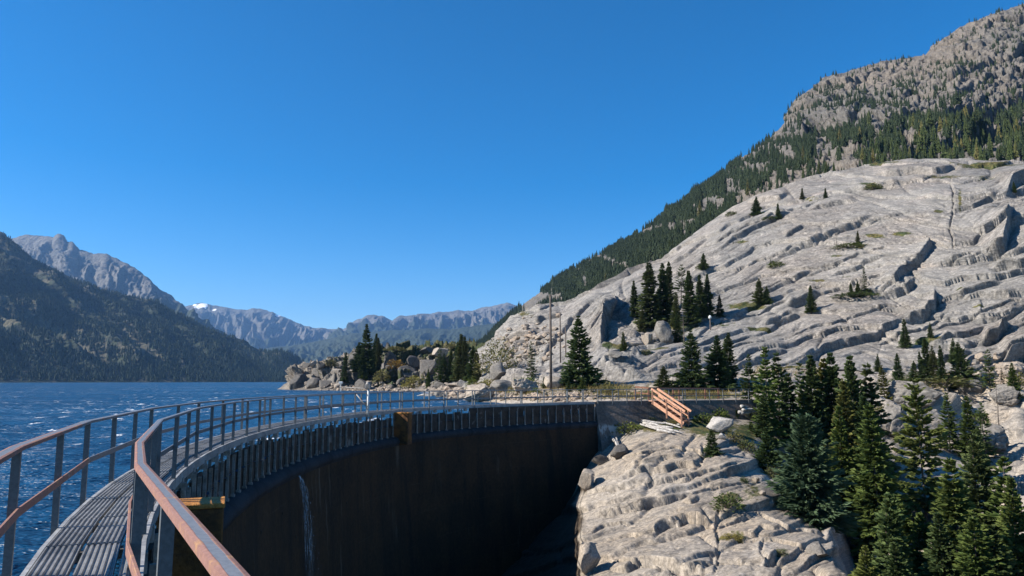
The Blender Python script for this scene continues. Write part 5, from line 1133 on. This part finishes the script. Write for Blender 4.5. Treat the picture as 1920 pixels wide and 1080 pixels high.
# ---- grass and heather: blades on the bench and beside the steps
rs = np.random.RandomState(4); Q, TI = [], []
for cx, cy, rx, ry, num, hh in [(1240,795,50,7,900,.32),(1330,806,46,12,1100,.35),(1395,818,26,16,600,.35),(1200,744,70,3,700,.5),(1300,741,60,3,500,.5),(990,742,60,5,700,.5),(930,728,30,5,400,.7),(1110,730,50,5,500,.6),(1410,925,14,24,260,.22),(1372,1008,26,3,180,.25),(1460,700,30,6,200,.6),(1800,715,50,8,500,.6),(1700,985,70,40,700,.4),(1850,900,40,30,400,.5)]:
    for _ in range(num // 3):
        h_ = hit_px(rs.normal(cx, rx), rs.normal(cy, ry))
        if h_ is None or h_.z < WATER_Z + .1: continue
        m = 7; P0 = np.array(h_) + np.concatenate([rs.normal(0, .16, (m, 2)), np.zeros((m, 1)) - .03], 1); D = nrmz(np.concatenate([rs.normal(0, .35, (m, 2)), np.ones((m, 1))], 1)); S = nrmz(np.cross(D, rs.normal(size=(m, 3))))
        Q.append(quads_along(P0, D, S, hh * rs.uniform(.5, 1.2, m), np.full(m, .05))); TI.append(np.repeat(rs.rand(), m * 4))
Q = np.concatenate(Q); TI = np.concatenate(TI)
me = raw_mesh("grass", Q.reshape(-1, 3), np.arange(len(Q) * 4).reshape(-1, 4), {"tint": TI, "tip": TI * .7}, smooth=False)
tag(link("grass", me, leaf_mat("dry_grass", (.12, .095, .03), (.21, .165, .06), (.30, .235, .10), .3)), kind="stuff")

# ---- driftwood, poles
def log(a, b, r0, r1, label, group="bleached driftwood logs", mat=None, name="driftwood_log", cat="log"):
    a, b = Vector(a), Vector(b); rn = random.Random(label); mb = MB(); c = (a + b) / 2
    pts = [a.lerp(b, t) - c + Vector((rn.gauss(0, r0 * .25), rn.gauss(0, r0 * .25), rn.gauss(0, r0 * .2))) for t in (0, .2, .4, .6, .8, 1)]
    mb.tube(pts, [r0, r0 * 1.04, (r0 + r1) / 2 * 1.05, (r0 + r1) / 2, r1, r1 * .8], 9)
    o = mb.build(name, mat or M_DEADW, None, True); o.location = c; return tag(o, label, cat, group)
M_WHITEWOOD = simple_mat("white_driftwood", (.42, .40, .37), (.22, .205, .19), 6, .8, 0, .5, .01)
def lp(px, py, dz=.0, Y=None):
    p = hit_px(px, py) if Y is None else at(px, py, Y); return p + Vector((0, 0, dz))
for k, (x0, y0, x1, y1, r_, txt) in enumerate([(1203,795,1252,799,.11,"uppermost thick log"),(1206,799,1262,806,.10,"second log from the top"),(1212,803,1270,813,.10,"log slanting across the middle"),(1222,807,1258,816,.09,"short log in the middle"),(1216,797,1280,817,.05,"thin long pole on top"),(1232,812,1268,817,.11,"lowest thick log"),(1245,798,1277,806,.08,"short log at the right end"),(1201,801,1232,810,.07,"thin log at the left end")]):
    log(lp(x0, y0, .22), lp(x1, y1, .18), r_, r_ * .75, txt + " of the white driftwood pile on the slab", mat=M_WHITEWOOD)
log(lp(1268,799,.1), lp(1296,798,.1), .10, .07, "lone pale log right of the white driftwood pile", mat=M_WHITEWOOD)
for x0, y0, x1, y1, txt in [(1389,761,1412,768,"upper"),(1385,773,1410,774,"middle"),(1392,768,1426,768,"slanting"),(1388,775,1420,770,"lowest")]:
    log(at(x0, y0, 60), at(x1, y1, 60.6), .13, .09, txt + " white log of the small heap right of the wing wall", mat=M_WHITEWOOD)
log(lp(1149,829,.35), lp(1161,845,.1), .12, .08, "short upright white log leaning at the foot of the wing wall", mat=M_WHITEWOOD)
log(lp(1155,827,.3), lp(1162,843,.1), .06, .05, "thin white stick beside the upright log at the wing wall", mat=M_WHITEWOOD)
log(lp(782,741,.3), lp(812,739,.3), .5, .4, "grey driftwood trunk lying in the shallows by the beach")
for k, (x0, x1, y) in enumerate([(1282,1311,783), (1284,1304,788)]):
    mb = MB(); a_, b2 = lp(x0, y, .12), lp(x1, y - .5, .12); mb.beam(a_, b2, .5, .08); tag(mb.build("plank", M_DEADW), ["long", "short"][k] + " pale plank on the ground at the foot of the wooden steps", "plank")
M_POLE = simple_mat("old_pole_wood", (.135, .105, .085), (.085, .07, .06), 3, .85, 0, .5, .01)
def pole(px, base, top, r_, label, Y=None, mat=None, name="wooden_pole"):
    p = hit_px(px, base) if Y is None else at(px, base, Y); q = at(px, top, p.y); mb = MB(); L = q.z - p.z
    mb.tube([Vector((0, 0, -.8)), Vector((0, 0, L * .5)), Vector((0, 0, L))], [r_ * 1.15, r_, r_ * .85], 12)
    o = mb.build(name, mat or M_POLE, None, True); o.location = p; return tag(o, label, "pole", "poles behind the dam"), q
pole(1033,726,552,.14,"tallest dark wooden pole standing beside the rounded pale boulder",Y=86)
pole(1051,692,586,.10,"middle slim pole right of the tallest one, in front of the granite slab",Y=112)
pole(1061,690,614,.09,"shortest slim pole of three, half hidden behind the big spruce",Y=118)
o, q = pole(1333,650,597,.10,"thin pole with a small white lamp on top, right of the grove",Y=119,name="lamp_pole")
mb = MB(); mb.tube([Vector((0, 0, 0)), Vector((0, 0, .25)), Vector((0, 0, .5))], [.22, .26, .10], 10); l = mb.build("lamp", M_WHITE, o); l.location = (0, 0, q.z - o.location.z)
mb = MB(); mb.box((0, 0, .2), (1, 0, 0), (0, 1, 0), (0, 0, 1), .35, .3, .3); l = mb.build("footing", M_PIERTOP, o, bevel=.04)
p = at(1477, 690, 101); mb = MB(); mb.tube([Vector((0, 0, -.4)), Vector((.02, 0, .4)), Vector((0, 0, .78)), Vector((0.03, 0, .86))], [.16, .13, .12, .06], 9); o = mb.build("tree_stump", simple_mat("charred_wood", (.03, .026, .024), (.05, .042, .036), 5, .9), None, True); o.location = p
tag(o, "short black stump standing on the pale ledge between two spruces", "stump")

# ================================================================== FORESTS
def low_tree(seed, tiers, spokes, R=.17, zb=.05):
    rs = np.random.RandomState(seed); V, Fc, T = [], [], []
    for i in range(tiers):
        z0 = zb + (1 - zb) * i / tiers * .96; z1 = min(1.0, z0 + (1 - zb) / tiers * rs.uniform(1.7, 2.3)); r = R * (1 - i / tiers) ** .85 * rs.uniform(.85, 1.15) + .012
        b = len(V); V.append([rs.normal(0, .006), rs.normal(0, .006), z1]); T.append(.3); ph = rs.uniform(0, 6)
        for k in range(spokes * 2):
            th = ph + math.pi * k / spokes; rr = r * (rs.uniform(.8, 1.25) if k % 2 == 0 else rs.uniform(.35, .6)); V.append([math.cos(th) * rr, math.sin(th) * rr, z0 + (rs.uniform(-.03, .015) if k % 2 == 0 else .025)]); T.append(.9 if k % 2 == 0 else .1)
        for k in range(spokes * 2): Fc.append([b, b + 1 + k, b + 1 + (k + 1) % (spokes * 2)])
    return np.array(V), np.array(Fc), np.array(T)
def forest_mesh(name, pos, H, wd, tmpl, seed):
    rs = np.random.RandomState(seed); VV, FF, T1, T2 = [], [], [], []; k = 0; which = rs.randint(0, len(tmpl), len(pos))
    for w, (TV, TF, TT) in enumerate(tmpl):
        idx = np.where(which == w)[0]; n = len(idx)
        if n == 0: continue
        th = rs.uniform(0, 6.28, n); c, s = np.cos(th), np.sin(th); x, y = TV[:, 0][None], TV[:, 1][None]; Wd = (H * wd)[idx][:, None]
        V = np.stack([(x * c[:, None] - y * s[:, None]) * Wd, (x * s[:, None] + y * c[:, None]) * Wd, TV[:, 2][None] * H[idx][:, None]], -1) + pos[idx][:, None, :]
        VV.append(V.reshape(-1, 3)); FF.append((TF[None] + (k + np.arange(n) * len(TV))[:, None, None]).reshape(-1, 3)); k += n * len(TV)
        tn = rs.rand(n); T1.append(np.repeat(tn, len(TV))); T2.append((TT[None] * rs.uniform(.2, .8, n)[:, None]).ravel())
    return raw_mesh(name, np.concatenate(VV), np.concatenate(FF), {"tint": np.concatenate(T1), "tip": np.concatenate(T2)}, smooth=False, nper=3)
def sow(P, dens, num, seed, ypow=1.0):
    rs = np.random.RandomState(seed); c = (P[:-1, :-1] + P[1:, 1:]) / 2; px, py = topx(c[..., 0], c[..., 1], c[..., 2]); e1 = P[1:, :-1] - P[:-1, :-1]; e2 = P[:-1, 1:] - P[:-1, :-1]
    area = np.linalg.norm(np.cross(e1, e2), axis=-1); w = (dens(px, py) ** 1.5 * area / c[..., 1] ** (2 - ypow)).ravel(); w /= w.sum()
    i = rs.choice(len(w), num, p=w); q = c.reshape(-1, 3)[i] + (rs.rand(num, 1) - .5) * e1.reshape(-1, 3)[i] + (rs.rand(num, 1) - .5) * e2.reshape(-1, 3)[i]
    return q, px.ravel()[i], py.ravel()[i], rs
q, fx, fy, rs = sow(SIDE[:, 12:-22], side_forest, 15000, 3, .9)
Hh = rs.uniform(4.0, 8.6, len(q)) * (1 - .35 * sst(250, 120, fy)); Hh *= 1 + .25 * (rs.rand(len(q)) < .08); q[:, 2] -= .4; wdt = rs.uniform(.8, 1.35, len(q))
ok = (fx > 820) & (fx < 2200); q, fx, fy, Hh, wdt = q[ok], fx[ok], fy[ok], Hh[ok], wdt[ok]
def seen(p):
    d = Vector(p); L_ = d.length; d.normalize()
    for b in GROUND[:2]:
        h = b.ray_cast(Vector((0, 0, 0)), d, L_ - 1.0)
        if h[0] is not None: return False
    return True
order = np.argsort(-(Hh / q[:, 1])); solo = []
for i in order:
    if len(solo) >= 165: break
    if 900 < fx[i] < 1915 and seen(q[i] + [0, 0, Hh[i] * .55]): solo.append(i)
solo = set(int(i) for i in solo); rest = np.array([i for i in range(len(q)) if i not in solo])
MT = [low_tree(s, 8, 6, .16) for s in (1, 2, 3, 4)]; LT = [low_tree(s, 5, 5, .17) for s in (5, 6, 7)]; FT = [low_tree(s, 4, 4, .20) for s in (8, 9, 10)]
tag(link("conifer_forest", forest_mesh("conifer_forest", q[rest], Hh[rest], wdt[rest], MT, 3), M_FOREST), kind="stuff")
solo_me = []
for k, (TV, TF, TT) in enumerate([low_tree(s, 12, 8, .16) for s in (31, 32, 33, 34)]):
    me = raw_mesh("conifer", TV, TF, {"tint": np.full(len(TV), .5), "tip": TT * .7}, smooth=False, nper=3); me.materials.append(M_FOREST); solo_me.append(me)
for j, i in enumerate(sorted(solo)):
    o = bpy.data.objects.new("conifer", solo_me[j % 4]); COL.objects.link(o); o.location = q[i]; o.scale = (Hh[i] * wdt[i], Hh[i] * wdt[i], Hh[i]); o.rotation_euler.z = j * 1.3
    g_ = 1.35 if fx[i] > 1600 else 1.0; o.color = (g_ * 1.2, g_ * 1.1, g_ * .8, 1)
    tag(o, "dark conifer, one of many on the forested slope above the granite dome", "tree", "conifers on the slope behind the granite dome")
q, fx, fy, rs = sow(LEFT[:, 2:-16], left_forest, 17000, 5, .8)
Hh = rs.uniform(9, 19, len(q)) * (1 - .3 * sst(600, 480, fy)); q[:, 2] -= .5; ok = (q[:, 2] > WATER_Z - 1); q, Hh = q[ok], Hh[ok]
tag(link("lakeside_forest", forest_mesh("lakeside_forest", q, Hh, rs.uniform(.8, 1.3, len(q)), FT, 5), leaf_mat("far_needles", (.011, .023, .012), (.021, .038, .017), (.03, .048, .021), .05)), kind="stuff")

# ================================================================== AIR
m = bpy.data.materials.new("thin_haze"); m.use_nodes = True; nt = m.node_tree; nt.nodes.remove(nt.nodes["Principled BSDF"])
pv = nt.nodes.new("ShaderNodeVolumePrincipled"); pv.inputs["Color"].default_value = (.27, .54, 1.0, 1); pv.inputs["Density"].default_value = 5.2e-5; pv.inputs["Anisotropy"].default_value = .2
nt.links.new(pv.outputs[0], nt.nodes["Material Output"].inputs["Volume"])
mb = MB(); mb.box((0, 5400, 640), (1, 0, 0), (0, 1, 0), (0, 0, 1), 9500, 9000, 690); hz = mb.build("haze", m); tag(hz, kind="stuff")
